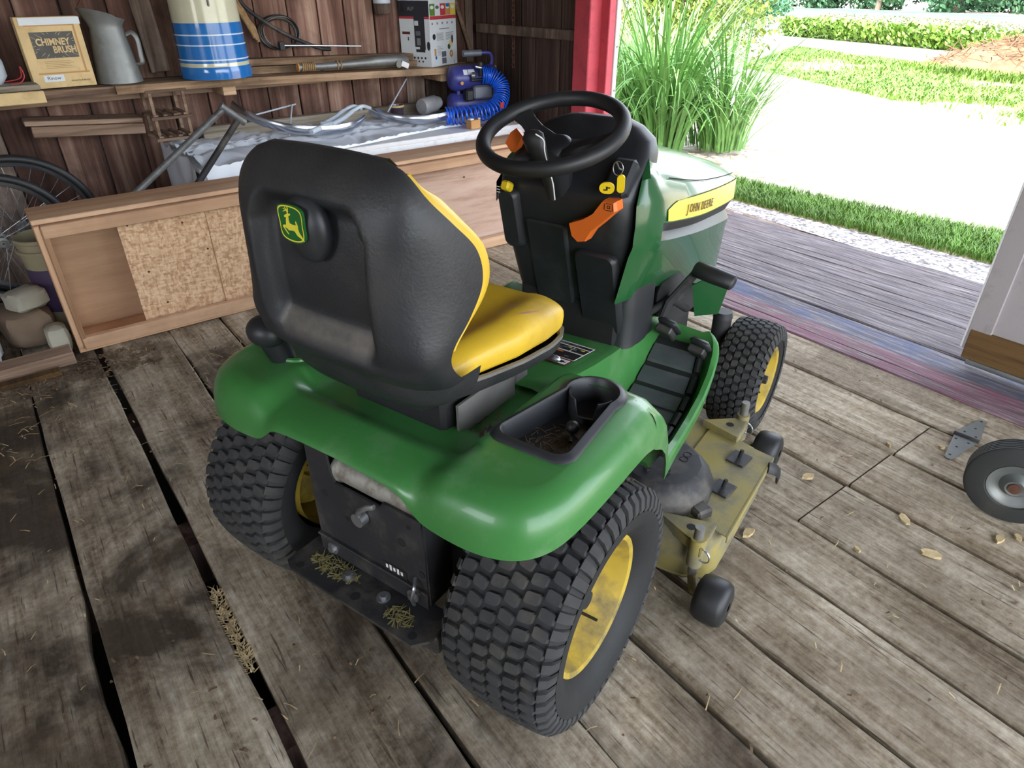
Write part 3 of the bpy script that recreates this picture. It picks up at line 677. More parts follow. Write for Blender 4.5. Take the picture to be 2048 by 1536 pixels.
# operator decal on tunnel
def st_z(y): return interp(y, [(s[0], s[8][1]) for s in ST])+0.0065
DM = frame((0.058, 0.50, st_z(0.50)+0.002), (1, 0, 0.0), (0, 0.17, st_z(0.585)-st_z(0.415)))
def dec(mb, x0, y0, x1, y1, h=0.0006): mb.prism([(x0, y0), (x1, y0), (x1, y1), (x0, y1)], 0, h, DM)
mb = MB(); dec(mb, -0.075, -0.035, 0.075, 0.085, 0.0005); d0 = P(mb, 'operator_decal', M['black_ink'], 0)
mb = MB(); dec(mb, -0.075, -0.082, 0.075, -0.037, 0.0005); P(mb, 'warning_panel', M['red_ink'], 0, d0)
mb = MB(); dec(mb, 0.040, -0.078, 0.070, -0.046, 0.0009); P(mb, 'pictogram_panel', M['white_ink'], 0, d0)
mb = MB(); dec(mb, 0.048, -0.070, 0.058, -0.055, 0.0012); dec(mb, 0.054, -0.066, 0.066, -0.060, 0.0012); P(mb, 'pictogram', M['black_ink'], 0, d0)
for (x0, y0, x1, y1) in ((-0.075, 0.080, 0.075, 0.085), (-0.075, 0.058, 0.075, 0.0625), (-0.075, 0.015, 0.075, 0.021), (0.0735, -0.035, 0.0755, 0.085), (0.028, 0.02, 0.0295, 0.06), (-0.075, -0.0365, 0.075, -0.0352)):
    mb = MB(); dec(mb, x0, y0, x1, y1, 0.0009); P(mb, 'decal_rule', M['white_ink'], 0, d0)
rnd = random.Random(4)
for k in range(22):
    x0 = rnd.uniform(-0.068, 0.05); y0 = rnd.choice([0.066, 0.071, 0.03, 0.036, 0.043, 0.049, -0.008, -0.014, -0.02, -0.026, 0.004]); mb = MB(); dec(mb, x0, y0, min(0.07, x0+rnd.uniform(0.008, 0.03)), y0+0.0028, 0.0009); P(mb, 'decal_print', M['grey_ink'], 0, d0)
mb = MB(); dec(mb, 0.052, 0.044, 0.062, 0.052, 0.0011); dec(mb, 0.012, 0.046, 0.02, 0.054, 0.0011); P(mb, 'decal_mark', M['emblem_yellow'], 0, d0)
mb = MB(); dec(mb, -0.012, 0.002, 0.016, 0.010, 0.0011); P(mb, 'decal_mark', M['orange'], 0, d0)
# ------------------------------------------------------------------ seat
HW = [(0.755, 0.185), (0.78, 0.212), (0.82, 0.228), (0.9, 0.238), (1.0, 0.238), (1.07, 0.229), (1.12, 0.214), (1.148, 0.198), (1.165, 0.180), (1.175, 0.160), (1.18, 0.135)]
YB = [(0.755, -0.13), (0.775, -0.165), (0.80, -0.195), (0.85, -0.225), (0.95, -0.240), (1.05, -0.236), (1.11, -0.222), (1.148, -0.200), (1.165, -0.184), (1.175, -0.172), (1.18, -0.163)]
YE = [(0.755, -0.06), (0.78, -0.080), (0.815, -0.122), (0.85, -0.145), (0.88, -0.138), (0.92, -0.095), (0.97, -0.060), (1.03, -0.068), (1.09, -0.112), (1.14, -0.148), (1.18, -0.155)]
HW, YB, YE = smooth(HW), smooth(YB), smooth(YE)
def spow(v, e): return math.copysign(abs(v)**e, v)
zs = [0.755+(1.18-0.755)*i/56 for i in range(57)]; NU = 60; rows = []
for z in zs:
    hw, yb, ye = interp(z, HW), interp(z, YB), interp(z, YE); r = []
    for j in range(NU+1):
        a = (j/NU*2-1)*PI/2; x = hw*spow(math.sin(a), 0.62); y = yb+(ye-yb)*(1-abs(math.cos(a))**0.62)
        k = (1-sstep(0.112, 0.142, abs(x)+0.5*max(0, z-1.06)))*sstep(0.832, 0.905, z)*(1-sstep(1.08, 1.12, z))
        y += 0.042*k
        k2 = (1-sstep(0.18, 0.225, abs(x)))*sstep(0.78, 0.80, z)*(1-sstep(0.83, 0.845, z))
        y -= 0.006*k2
        zz = z-0.014*sstep(1.0, 1.19, z)*(abs(x)/0.2)**2.6
        r.append((x, y, zz))
    rows.append(r)
mb = MB(); mb.grid(rows)
top = rows[-1]; mb.grid([top, [(x*0.985, y+0.010, z+0.001) for x, y, z in top], [(x*0.96, y+0.030, z-0.015) for x, y, z in top]])
seat_b = P(mb, 'seat_back_shell', M['seat_shell'], 60)
# emblem pod
mb = MB(); mb.ball((-0.002, -0.210, 1.060), (0.050, 0.026, 0.058), 24, 14); P(mb, 'emblem_pod', M['black_plastic'], 60, seat_b)
def e2(px, py):
    dx, dy = px-487, py-575
    det = 250*289-63*26; U = (dx*289-dy*26)/det; V = (250*dy-63*dx)/det
    return (U*0.0265, -V*0.0278)
EM = frame((-0.006, -0.2385, 1.074), (1, 0, 0), (0, 0.0, 1))
sh = [(x*0.6625, y*0.772) for x, y in [(0.040, 0.031), (0.0, 0.0385), (-0.040, 0.031), (-0.0425, 0.0), (-0.038, -0.030), (0.0, -0.0385), (0.038, -0.030), (0.0425, 0.0)]]
sh = [tuple(v)[:2] for v in catmull([(x, y, 0) for x, y in sh], 5, True)]
def scl(q, s): return [(x*s, y*s) for x, y in q]
mb = MB(); mb.prism(scl(sh, 1.06), -0.004, 0.0, EM); em = P(mb, 'emblem', M['emblem_green'], 0, seat_b)
mb = MB(); n = len(sh); v0 = [EM @ Vector((x, y, 0.0004)) for x, y in scl(sh, 0.99)]+[EM @ Vector((x, y, 0.0004)) for x, y in scl(sh, 0.92)]
mb.add(v0, [(i, (i+1) % n, n+(i+1) % n, n+i) for i in range(n)]); mb.prism([e2(*q) for q in [(340,428),(375,408),(415,400),(430,385),(445,395),(490,410),(475,435),(445,440),(440,500),(455,560),(520,590),(600,610),(590,560),(600,535),(620,580),(640,635),(632,665),(660,740),(720,820),(760,890),(745,890),(690,835),(620,790),(585,745),(560,705),(490,685),(430,680),(385,640),(345,620),(325,615),(420,745),(400,745),(300,610),(290,590),(310,575),(370,580),(380,500),(390,455),(360,450)]][::-1], 0.0002, 0.0008, EM)
mb.prism([e2(*q) for q in [(425,395),(405,345),(330,355),(332,345),(395,332),(330,305),(335,298),(400,325),(370,280),(378,278),(425,335),(435,300),(415,268),(425,268),(448,310),(445,360),(440,395)]][::-1], 0.0002, 0.0008, EM)
P(mb, 'emblem_mark', M['emblem_yellow'], 0, seat_b)
# yellow back pad
rows = []
for i in range(40):
    z = 0.872+(1.168-0.872)*i/39; hw, yb, ye = interp(z, HW), interp(z, YB), interp(z, YE)
    f = sstep(0, 0.25, i/39)*(1-sstep(0.85, 1.0, i/39))
    half = [(hw*0.985, ye-0.008), (hw*1.0, ye+0.006), (hw*0.985, ye+0.020*f+0.004), (hw*0.93, ye+0.030*f+0.004), (hw*0.84, ye+0.026*f), (hw*0.70, lerp(ye, yb, 0.25)+0.02*f), (hw*0.45, lerp(ye, yb, 0.55)+0.02*f), (0.0, lerp(ye, yb, 0.65)+0.02*f)]
    zd = lambda x: z-0.014*sstep(1.0, 1.19, z)*(abs(x)/0.2)**2.6
    rows.append([(x, y, zd(x)) for x, y in half]+[(-x, y, zd(x)) for x, y in half[-2::-1]])
mb = MB(); mb.grid(rows, flip=True); P(mb, 'seat_back_cushion', M['yellow_vinyl'], 60)
# cushion
rows = []; NC = 40
for i in range(37):
    t = i/36; y = lerp(-0.12, 0.315, t)
    hw = interp(y, [(-0.12, 0.165), (0.0, 0.19), (0.10, 0.212), (0.2, 0.216), (0.27, 0.208), (0.295, 0.195), (0.31, 0.17), (0.315, 0.14)])
    zt = interp(y, [(-0.12, 0.800), (0.0, 0.812), (0.15, 0.822), (0.24, 0.818), (0.28, 0.806), (0.305, 0.785), (0.315, 0.768)])
    zb = interp(y, [(-0.12, 0.738), (0.0, 0.728), (0.25, 0.712), (0.30, 0.725), (0.315, 0.745)])
    dip = interp(y, [(-0.12, 0.025), (0.1, 0.034), (0.22, 0.024), (0.3, 0.004), (0.315, 0.0)])
    r = []
    for j in range(NC):
        a = 2*PI*j/NC; cx = spow(math.cos(a), 0.55); sz = spow(math.sin(a), 0.6)
        x = hw*cx; z = (zt+zb)/2+(zt-zb)/2*sz
        if sz > 0: z -= dip*(1-sstep(0.45, 0.72, abs(cx)))
        r.append((x, y, z))
    rows.append(r)
mb = MB(); mb.grid(rows, cv=True); mb.add(rows[-1], [tuple(range(NC))]); mb.add(rows[0], [tuple(range(NC))[::-1]])
cu = P(mb, 'seat_cushion', M['yellow_vinyl'], 60)
mb = MB(); mb.tube([(0.180, 0.135, 0.8205), (0.196, 0.15, 0.822), (0.206, 0.17, 0.8205)], [0.0015, 0.003, 0.0012], 6); P(mb, 'vinyl_tear', M['card_edge'], 35, cu)
# pan under cushion
def pan_out(g, y0=-0.14, y1=0.305):
    pts = []
    for i in range(20): t = i/19; y = lerp(y0, y1, t); pts.append((interp(y, [(-0.14, 0.175), (0.0, 0.200), (0.10, 0.218), (0.2, 0.222), (0.26, 0.212), (0.29, 0.195), (0.305, 0.16)])+g, y+(g if t > 0.9 else 0)))
    return pts+[(-x, y) for x, y in pts[::-1]]
def pz(y): return interp(y, [(-0.14, 0.768), (0.0, 0.748), (0.25, 0.728), (0.31, 0.738)])
rows = [[(x, y, pz(y)-0.004) for x, y in pan_out(-0.010)], [(x, y, pz(y)+0.002) for x, y in pan_out(-0.004)], [(x, y, pz(y)+0.001) for x, y in pan_out(0.003)], [(x, y, pz(y)-0.006) for x, y in pan_out(0.003)]]
mb = MB(); mb.grid(rows, cv=True, flip=True); P(mb, 'seat_rim', M['grey_steel'], 40)
rows = [[(x, y, pz(y)-0.003) for x, y in pan_out(0.001)], [(x, y, pz(y)-0.03) for x, y in pan_out(-0.004)], [(x*0.9, y*0.96, pz(y)-0.052) for x, y in pan_out(-0.012)], [(x*0.7, y*0.9, pz(y)-0.056) for x, y in pan_out(-0.02)]]
mb = MB(); mb.grid(rows, cv=True, flip=True); n = len(rows[0]); mb.add(rows[-1], [tuple(range(n))]); P(mb, 'seat_pan', M['seat_shell'], 45)
# lower shell skirt joining back shell to pan
rows = []
for z, g in ((0.80, 0.0), (0.78, -0.004), (0.755, -0.012), (0.735, -0.028), (0.722, -0.055)):
    r = []
    for j in range(41):
        a = (j/40*2-1)*PI/2; hw = 0.222+g; r.append((hw*spow(math.sin(a), 0.6), lerp(-0.195-g*0.9, -0.05, 1-abs(math.cos(a))**0.6), z))
    rows.append(r)
mb = MB(); mb.grid(rows, flip=True); P(mb, 'seat_lower_shell', M['seat_shell'], 50)
mb = MB(); mb.box((0, 0.06, 0.66), (0.26, 0.24, 0.12), ch=0.01); mb.box((0, -0.07, 0.70), (0.22, 0.06, 0.05), ch=0.008)
P(mb, 'seat_base', M['dark'])
mb = MB(); mb.box((0.150, 0.06, 0.640), (0.006, 0.20, 0.075)); mb.box((0.150, 0.185, 0.665), (0.012, 0.05, 0.07), ch=0.004); P(mb, 'seat_bracket', M['dusty_black'])
mb = MB(); mb.tube([(0.15, 0.22, 0.69), (0.19, 0.225, 0.688), (0.215, 0.22, 0.688)], 0.004, 8); mb.ball((0.222, 0.22, 0.690), (0.012, 0.008, 0.008), 10, 6); P(mb, 'seat_adjust_lever', M['steel'])

# ------------------------------------------------------------------ dash tower
DZ = [ # z, half width, rear y, front y, corner r
 (0.490, 0.190, 0.683, 0.86, 0.07), (0.502, 0.190, 0.683, 0.86, 0.07), (0.512, 0.178, 0.696, 0.85, 0.06), (0.56, 0.182, 0.676, 0.84, 0.06), (0.64, 0.190, 0.648, 0.82, 0.06), (0.74, 0.196, 0.618, 0.80, 0.06), (0.84, 0.199, 0.592, 0.78, 0.055),
 (0.90, 0.199, 0.578, 0.76, 0.05), (0.94, 0.197, 0.572, 0.76, 0.05), (0.955, 0.195, 0.578, 0.76, 0.045), (0.975, 0.194, 0.598, 0.76, 0.04), (1.00, 0.193, 0.632, 0.77, 0.04), (1.03, 0.188, 0.672, 0.78, 0.035), (1.06, 0.172, 0.706, 0.79, 0.03), (1.085, 0.13, 0.735, 0.80, 0.025), (1.098, 0.09, 0.752, 0.80, 0.02), (1.102, 0.06, 0.765, 0.79, 0.01)]
rows = []
for z, hw, yr, yf, r in DZ:
    rows.append([(x, y+(yr+yf)/2, z) for x, y in rrect(2*hw, yf-yr, r, 6)])
mb = MB(); mb.grid(rows, cv=True, flip=True); mb.add(rows[-1], [tuple(range(len(rows[-1])))])
dash = P(mb, 'dash_tower', M['black_plastic'], 40)
def dy(z): return interp(z, [(d[0], d[2]) for d in DZ])
# raised knee panel and pocket
def panel(x0, x1, z0, z1, dep, name, mat, r=0.012):
    rows = []
    for off, ins in ((0.0, 0.0), (-dep*0.7, 0.003), (-dep, 0.009)):
        q = rrect(x1-x0-2*ins, z1-z0-2*ins, r, 5); rows.append([(x+(x0+x1)/2, dy(z+(z0+z1)/2)+off, z+(z0+z1)/2) for x, z in q])
    mb = MB(); mb.grid(rows, cv=True); mb.add(rows[-1], [tuple(range(len(rows[-1])))]); return P(mb, name, mat, 40, dash)
panel(-0.105, 0.025, 0.60, 0.86, 0.010, 'knee_panel', M['black_plastic'])
panel(-0.180, -0.115, 0.76, 0.935, 0.022, 'choke_housing', M['black_plastic'], 0.02)
panel(0.045, 0.172, 0.53, 0.80, 0.022, 'side_pocket', M['black_plastic'], 0.02)
# right side block next to hood
rows = []
for z, q in ((0.505, 1.0), (0.53, 0.96), (0.60, 0.93), (0.68, 0.92), (0.72, 0.86), (0.735, 0.7)):
    rows.append([(0.148+x*q, 0.755+y*q, z) for x, y in rrect(0.10, 0.20, 0.04, 6)])
mb = MB(); mb.grid(rows, cv=True, flip=True); mb.add(rows[-1], [tuple(range(len(rows[-1])))]); P(mb, 'dash_side_cover', M['black_plastic'], 45)
mb = MB(); mb.box((0.155, 0.655, 0.955), (0.065, 0.14, 0.10), RX(-0.75), ch=0.01); P(mb, 'ignition_panel', M['black_plastic'], 35, dash)
# yellow choke knob, orange brake levers
mb = MB(); mb.box((-0.138, 0.548, 0.944), (0.026, 0.03, 0.024), RX(-0.5), ch=0.005); P(mb, 'choke_knob', M['yellow_knob'])
for k in range(3):
    mb = MB(); mb.box((-0.165, 0.5465, 0.925+k*0.007), (0.010, 0.001, 0.0022)); P(mb, 'choke_mark', M['white_ink'], 0, dash)
lev = [(0.050, 0.878), (0.060, 0.845), (0.078, 0.832), (0.100, 0.838), (0.118, 0.868), (0.142, 0.890), (0.182, 0.930), (0.178, 0.952), (0.146, 0.952), (0.120, 0.915), (0.092, 0.896)]
OM = frame((0, 0.560, 0), (1, 0, 0), (0, -0.0, 1))
rows = [[(x, 0.585, z) for x, z in lev], [(x, 0.555, z) for x, z in lev], [(0.112+(x-0.112)*0.93, 0.546, 0.893+(z-0.893)*0.93) for x, z in lev]]
mb = MB(); mb.grid(rows, cv=True, flip=False); mb.add(rows[-1], [tuple(range(len(lev)))]); ol = P(mb, 'brake_lever', M['orange'], 30)
mb = MB()
for (x0, z0, x1, z1) in ((0.150, 0.930, 0.1515, 0.945), (0.172, 0.930, 0.1735, 0.945), (0.154, 0.9285, 0.170, 0.930), (0.154, 0.945, 0.170, 0.9465), (0.158, 0.934, 0.166, 0.9355), (0.158, 0.940, 0.166, 0.9415), (0.158, 0.934, 0.1595, 0.9415), (0.1645, 0.934, 0.166, 0.9415)): mb.box(((x0+x1)/2, 0.5455, (z0+z1)/2), (x1-x0, 0.001, z1-z0))
P(mb, 'brake_symbol', M['black_ink'], 0, ol)
mb = MB(); mb.prism([(-0.02, -0.02), (0.012, -0.024), (0.022, 0.0), (0.018, 0.028), (-0.014, 0.03), (-0.024, 0.01)], -0.008, 0.008, frame((-0.165, 0.625, 1.040), (0.8, -0.3, -0.4), (0.2, 0.3, 0.9))); P(mb, 'throttle_lever', M['orange'])
# steering wheel
WC = Vector((0, 0.5424, 1.0944)); TI = 0.3274
WN = Vector((0, -math.sin(TI), math.cos(TI))); WU = Vector((0, math.cos(TI), math.sin(TI))); WX = Vector((1, 0, 0))
def wp(a, r, h=0.0): return WC+WX*(r*math.cos(a))+WU*(r*math.sin(a))+WN*h
mb = MB(); mb.tube([wp(2*PI*i/72, 0.170) for i in range(72)], 0.0185, 14, closed=True); sw = P(mb, 'steering_wheel', M['rubber_clean'], 60)
mb = MB()
for a in (2.62, 0.10, 4.45):
    rows = []
    for (r, wd, h) in ((0.168, 0.030, 0.0), (0.13, 0.022, -0.012), (0.09, 0.024, -0.026), (0.05, 0.034, -0.034), (0.02, 0.040, -0.036)):
        c = wp(a, r, h); t = wp(a+PI/2, 1.0)-WC
        rows.append([c-t*wd-WN*0.004, c-t*wd*0.7+WN*0.006, c+t*wd*0.7+WN*0.006, c+t*wd-WN*0.004])
    mb.grid(rows, flip=True); mb.grid([[q-WN*0.006 for q in r_] for r_ in rows])
P(mb, 'wheel_spokes', M['rubber_clean'], 50, sw)
mb = MB(); mb.lathe([(0.001, -0.022), (0.03, -0.022), (0.042, -0.028), (0.048, -0.04), (0.040, -0.06), (0.03, -0.16)], WC, WN, 28); P(mb, 'wheel_hub', M['black_plastic'], 40, sw)
# taped lever standing behind the wheel
mb = MB(); rows = []
for (y, z, x, wx, wy) in ((0.50, 0.945, 0.030, 0.010, 0.008), (0.49, 0.985, 0.026, 0.014, 0.010), (0.47, 1.03, 0.020, 0.019, 0.013), (0.455, 1.065, 0.013, 0.026, 0.016), (0.45, 1.092, 0.008, 0.030, 0.017), (0.452, 1.108, 0.006, 0.024, 0.012), (0.455, 1.113, 0.006, 0.010, 0.005)):
    rows.append([(x+wx*math.cos(a)*(1+0.08*math.sin(3*a+z*90)), y+wy*math.sin(a), z) for a in [2*PI*i/16 for i in range(16)]])
mb.grid(rows, cv=True); mb.add(rows[-1], [tuple(range(16))]); P(mb, 'taped_handle', M['rubber_clean'], 60)
mb = MB(); mb.tube(catmull([(0.020, 0.437, 1.108), (0.036, 0.446, 1.095), (0.038, 0.449, 1.07), (0.042, 0.462, 1.03), (0.044, 0.480, 0.99), (0.043, 0.492, 0.95)], 5), 0.0016, 6); P(mb, 'tape_edge', M['white_ink'])

# ------------------------------------------------------------------ hood
HS = [ # y, zt, P2, P3, P4, P5, P6, P7, P8, P9
 (0.600, 1.062, (0.158, 1.045), (0.198, 0.985), (0.210, 0.935), (0.212, 0.88), (0.210, 0.85), (0.210, 0.83), (0.200, 0.80), (0.172, 0.665)),
 (0.660, 1.064, (0.170, 1.046), (0.214, 0.990), (0.232, 0.935), (0.235, 0.88), (0.234, 0.85), (0.234, 0.83), (0.226, 0.79), (0.184, 0.66)),
 (0.715, 1.056, (0.172, 1.034), (0.216, 0.976), (0.235, 0.925), (0.238, 0.868), (0.237, 0.842), (0.237, 0.82), (0.230, 0.785), (0.186, 0.655)),
 (0.735, 1.054, (0.172, 1.030), (0.216, 0.972), (0.236, 0.921), (0.239, 0.864), (0.222, 0.838), (0.238, 0.816), (0.228, 0.780), (0.186, 0.652)),
 (0.80, 1.044, (0.170, 1.015), (0.215, 0.955), (0.236, 0.910), (0.238, 0.850), (0.219, 0.822), (0.237, 0.802), (0.226, 0.765), (0.188, 0.645)),
 (1.00, 1.000, (0.165, 0.966), (0.212, 0.908), (0.232, 0.884), (0.234, 0.814), (0.213, 0.784), (0.231, 0.764), (0.221, 0.730), (0.190, 0.60)),
 (1.20, 0.946, (0.155, 0.920), (0.204, 0.874), (0.221, 0.860), (0.223, 0.789), (0.202, 0.756), (0.220, 0.732), (0.211, 0.697), (0.190, 0.52)),
 (1.38, 0.893, (0.140, 0.874), (0.188, 0.848), (0.203, 0.840), (0.205, 0.768), (0.184, 0.730), (0.201, 0.702), (0.195, 0.668), (0.175, 0.40)),
 (1.455, 0.865, (0.118, 0.852), (0.163, 0.835), (0.176, 0.829), (0.178, 0.757), (0.160, 0.715), (0.174, 0.686), (0.169, 0.655), (0.152, 0.36)),
 (1.505, 0.842, (0.080, 0.835), (0.112, 0.824), (0.122, 0.819), (0.124, 0.748), (0.110, 0.704), (0.121, 0.676), (0.117, 0.648), (0.106, 0.35)),
 (1.530, 0.825, (0.035, 0.822), (0.050, 0.815), (0.055, 0.811), (0.056, 0.742), (0.050, 0.698), (0.055, 0.670), (0.053, 0.643), (0.048, 0.35)),
 (1.533, 0.822, (0.001, 0.820), (0.001, 0.813), (0.001, 0.809), (0.001, 0.740), (0.001, 0.696), (0.001, 0.668), (0.001, 0.641), (0.001, 0.35))]
def hood_pts(s): return [(0.0, s[1]), (s[2][0]*0.6, s[1]-(s[1]-s[2][1])*0.28)]+list(s[2:])
HY = []
for a, b in zip(HS, HS[1:]):
    k = max(1, int((b[0]-a[0])/0.03)); HY += [lerp(a[0], b[0], i/k) for i in range(k)]
HY.append(HS[-1][0])
npt = 10
sp = []
for kk in range(npt):
    cx = catmull([(s[0], hood_pts(s)[kk][0], hood_pts(s)[kk][1]) for s in HS], 8); sp.append(cx)
def hood_at(y, kk):
    c = sp[kk]
    return (interp(y, [(p.x, p.y) for p in c]), interp(y, [(p.x, p.z) for p in c]))
HROW = [[hood_at(y, kk) for kk in range(npt)] for y in HY]
def strip(k0, k1, y0, y1, off=0.0):
    rows = []
    for y, r in zip(HY, HROW):
        if y < y0-1e-6 or y > y1+1e-6: continue
        seg = r[k0:k1+1]
        rows.append([(max(0.0, x+off), y+(off if y > 1.5 else 0), z) for x, z in seg])
    return rows
def both(mb, rows):
    mb.grid(rows, flip=True); mb.grid([[(-x, y, z) for x, y, z in r] for r in rows])
mb = MB()
rows = []
for y, r in zip(HY, HROW):
    row = []
    for kk in range(4):
        row.append((r[kk][0], y, r[kk][1]))
        if kk < 3: row.append((lerp(r[kk][0], r[kk+1][0], 0.5)+(0.004 if kk == 1 else 0.002 if kk == 2 else 0), y, lerp(r[kk][1], r[kk+1][1], 0.5)+(0.003 if kk < 3 else 0)))
    row += [(r[4][0], y, r[4][1]), (r[5][0], y, r[5][1])]
    row = [(x, max(yy, interp(z, [(0.93, 0.585), (0.96, 0.615), (1.0, 0.66), (1.03, 0.70), (1.065, 0.75)])), z) for x, yy, z in row]
    rows.append(row)
mb.grid(rows, flip=True); mb.grid([[(-x, y, z) for x, y, z in r] for r in rows if r[0][1] > 0.745])
for st3 in (strip(7, 9, 0.59, 1.54), strip(5, 7, 0.59, 0.72)):
    mb.grid(st3, flip=True)
mb.grid([[(-x, y, z) for x, y, z in r] for r in strip(7, 9, 0.745, 1.54)])
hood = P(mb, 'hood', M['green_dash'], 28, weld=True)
mb = MB(); both(mb, strip(5, 7, 0.715, 1.54)); P(mb, 'hood_vent', M['black_plastic'], 40, hood)
mb = MB(); rows = strip(4, 5, 0.735, 1.54, 0.0025)
rows2 = []
for r in rows:
    (x0, y, z0), (x1, _, z1) = r
    f = sstep(0.70, 0.80, y); zt = lerp(lerp(z0, z1, 0.55), lerp(z0, z1, 0.06), f); zb = lerp(z0, z1, 0.93)
    rows2.append([(lerp(x0, x1, 0.3), y, zt), (x1+0.001, y, zb)])
both(mb, rows2); P(mb, 'hood_stripe', M['yellow_decal'], 0, hood)
# lettering on the stripe
yy = 0.865
for ch_ in 'JOHN DEERE':
    adv = {'J': 0.019, 'O': 0.029, 'H': 0.027, 'N': 0.028, ' ': 0.014, 'D': 0.027, 'E': 0.023, 'R': 0.024}[ch_]
    if ch_ != ' ':
        q0 = hood_at(yy, 5); q1 = hood_at(yy+0.03, 5); u0 = hood_at(yy, 4)
        text('stripe_lettering', ch_, 0.034, frame((q0[0]+0.0055, yy, q0[1]+0.020), (q1[0]-q0[0], 0.03, q1[1]-q0[1]), (u0[0]-q0[0], 0, u0[1]-q0[1])), M['brown_ink'], hood, 0.0006)
    yy += adv
# panel seam & front grille, bumper
mb = MB(); both(mb, [[(x+0.001, y, z+0.004), (x+0.001, y, z+0.0075)] for (x, y, z) in [(hood_at(y, 3)[0]+0.0, y, hood_at(y, 3)[1]) for y in HY if 0.74 < y < 1.45]]); P(mb, 'hood_seam', M['dark'], 0, hood)
mb = MB(); mb.box((0, 1.50, 0.31), (0.30, 0.05, 0.06), ch=0.012); P(mb, 'front_bumper', M['frame_black'])
mb = MB(); mb.box((0, 1.05, 0.52), (0.34, 0.80, 0.26), ch=0.02); P(mb, 'engine_bay', M['dark'])
# pedals and linkage
def pedal(c, name, tiltv):
    R = RX(-0.75) @ RY(0.15)
    mb = MB(); mb.box(c, (0.062, 0.085, 0.022), R, ch=0.009)
    p = P(mb, name, M['rubber_clean'], 50)
    g = MB(); g.box(Vector(c)+R @ Vector((0, 0, -0.022)), (0.05, 0.07, 0.022), R, ch=0.004); P(g, 'pedal_plate', M['frame_black'], 35, p)
    g = MB(); g.tube([Vector(c)+Vector((0, 0.02, -0.03)), Vector(c)+Vector((-0.01, 0.07, -0.06)), Vector(c)+Vector((-0.05, 0.10, -0.10))], 0.008, 8); P(g, 'pedal_arm', M['frame_black'], 35, p)
pedal((0.245, 0.84, 0.525), 'forward_pedal', 0); pedal((0.348, 0.845, 0.485), 'reverse_pedal', 0)
mb = MB(); a = Vector((0.285, 0.87, 0.705)); b = Vector((0.405, 0.86, 0.690)); mb.tube([a+(b-a)*t for t in (0, 0.04, 0.5, 0.96, 1.0)], [0.018, 0.024, 0.025, 0.023, 0.015], 14, flat=0.75); bp = P(mb, 'brake_pedal', M['rubber_clean'], 50)
g = MB(); g.tube([(0.30, 0.88, 0.70), (0.285, 0.88, 0.685), (0.235, 0.84, 0.60), (0.225, 0.83, 0.55)], 0.010, 8, flat=1.6); P(g, 'pedal_arm', M['frame_black'], 35, bp)
# pedal linkage & green wing under hood
mb = MB(); mb.prism([(0, 0), (0.07, 0.015), (0.085, 0.10), (0.03, 0.135), (-0.02, 0.10)], -0.004, 0.004, frame((0.262, 1.00, 0.50), (0.9, 0.35, 0), (0, 0, 1))); P(mb, 'steering_cover', M['green_dash'])
mb = MB(); mb.box((0.195, 0.93, 0.585), (0.05, 0.18, 0.11), ch=0.024); mb.tube([(0.18, 0.80, 0.56), (0.23, 0.86, 0.60), (0.25, 0.95, 0.54)], 0.012, 8); P(mb, 'pedal_linkage', M['dark'], 50)

# ------------------------------------------------------------------ cutting deck
DO = [(0.588, 0.86), (0.592, 0.62), (0.592, 0.48), (0.575, 0.43), (0.53, 0.40), (0.46, 0.395), (0.38, 0.42), (0.30, 0.47), (0.22, 0.44), (0.12, 0.40), (0.0, 0.39)]
full = DO+[(-x, y) for x, y in DO[-2::-1]]+[(-0.55, 0.90), (-0.40, 0.95), (-0.2, 0.97), (0.2, 0.97), (0.40, 0.95), (0.55, 0.90)]
mb = MB(); n = len(full)
def deckring(g, z):
    return [(x*(1+g/0.6), 0.68+(y-0.68)*(1+g/0.3), z) for x, y in full]
rows = [deckring(0.004, 0.038), deckring(0.004, 0.042), deckring(0.0, 0.045), deckring(0.0, 0.150), deckring(-0.006, 0.166), deckring(-0.02, 0.176)]
mb.grid(rows, cv=True, flip=False); mb.add(rows[-1], [tuple(range(n))]); mb.f[-1] = mb.f[-1]
deck = P(mb, 'mower_deck', M['deck_yellow'], 40)
mb = MB(); mb.prism([(0.40, 0.50), (0.612, 0.455), (0.612, 0.86), (0.40, 0.90)], 0.177, 0.181); mb.box((0.612, 0.657, 0.171), (0.004, 0.405, 0.022)); P(mb, 'deck_plate', M['deck_yellow'], 30, deck)
mb = MB(); mb.tube(catmull([(0.614, 0.80, 0.182), (0.632, 0.815, 0.172), (0.640, 0.84, 0.145), (0.637, 0.86, 0.11)], 5), 0.018, 8, flat=0.3); P(mb, 'deck_side_flap', M['frame_black'], 40, deck)
mb = MB()
prof = [(0.150, 0.176), (0.150, 0.205), (0.146, 0.215), (0.118, 0.252), (0.108, 0.258), (0.001, 0.258)]
mb.lathe([(r, h) for r, h in prof], (0.375, 0.565, 0), (0, 0, 1), 14); mb.box((0.27, 0.60, 0.217), (0.26, 0.24, 0.08), ch=0.02); mb.box((0.515, 0.505, 0.19), (0.06, 0.05, 0.03), RZ(-0.5), ch=0.006)
bc = P(mb, 'belt_cover', M['frame_black'], 25, deck)
for (x, y, r) in ((0.425, 0.60, 0.012), (0.425, 0.625, 0.012)):
    g = MB(); g.lathe([(r-0.0016, 0.2581), (r-0.0016, 0.2592), (r, 0.2592), (r, 0.2581)], (x, y, 0), (0, 0, 1), 20); P(g, 'cover_mark', M['dark'], 0, bc)
for (x, y) in ((0.41, 0.52), (0.36, 0.50)):
    g = MB(); g.cyl((x, y, 0.258), (x, y, 0.264), 0.009, n=6); P(g, 'cover_bolt', M['dark'], 35, bc)
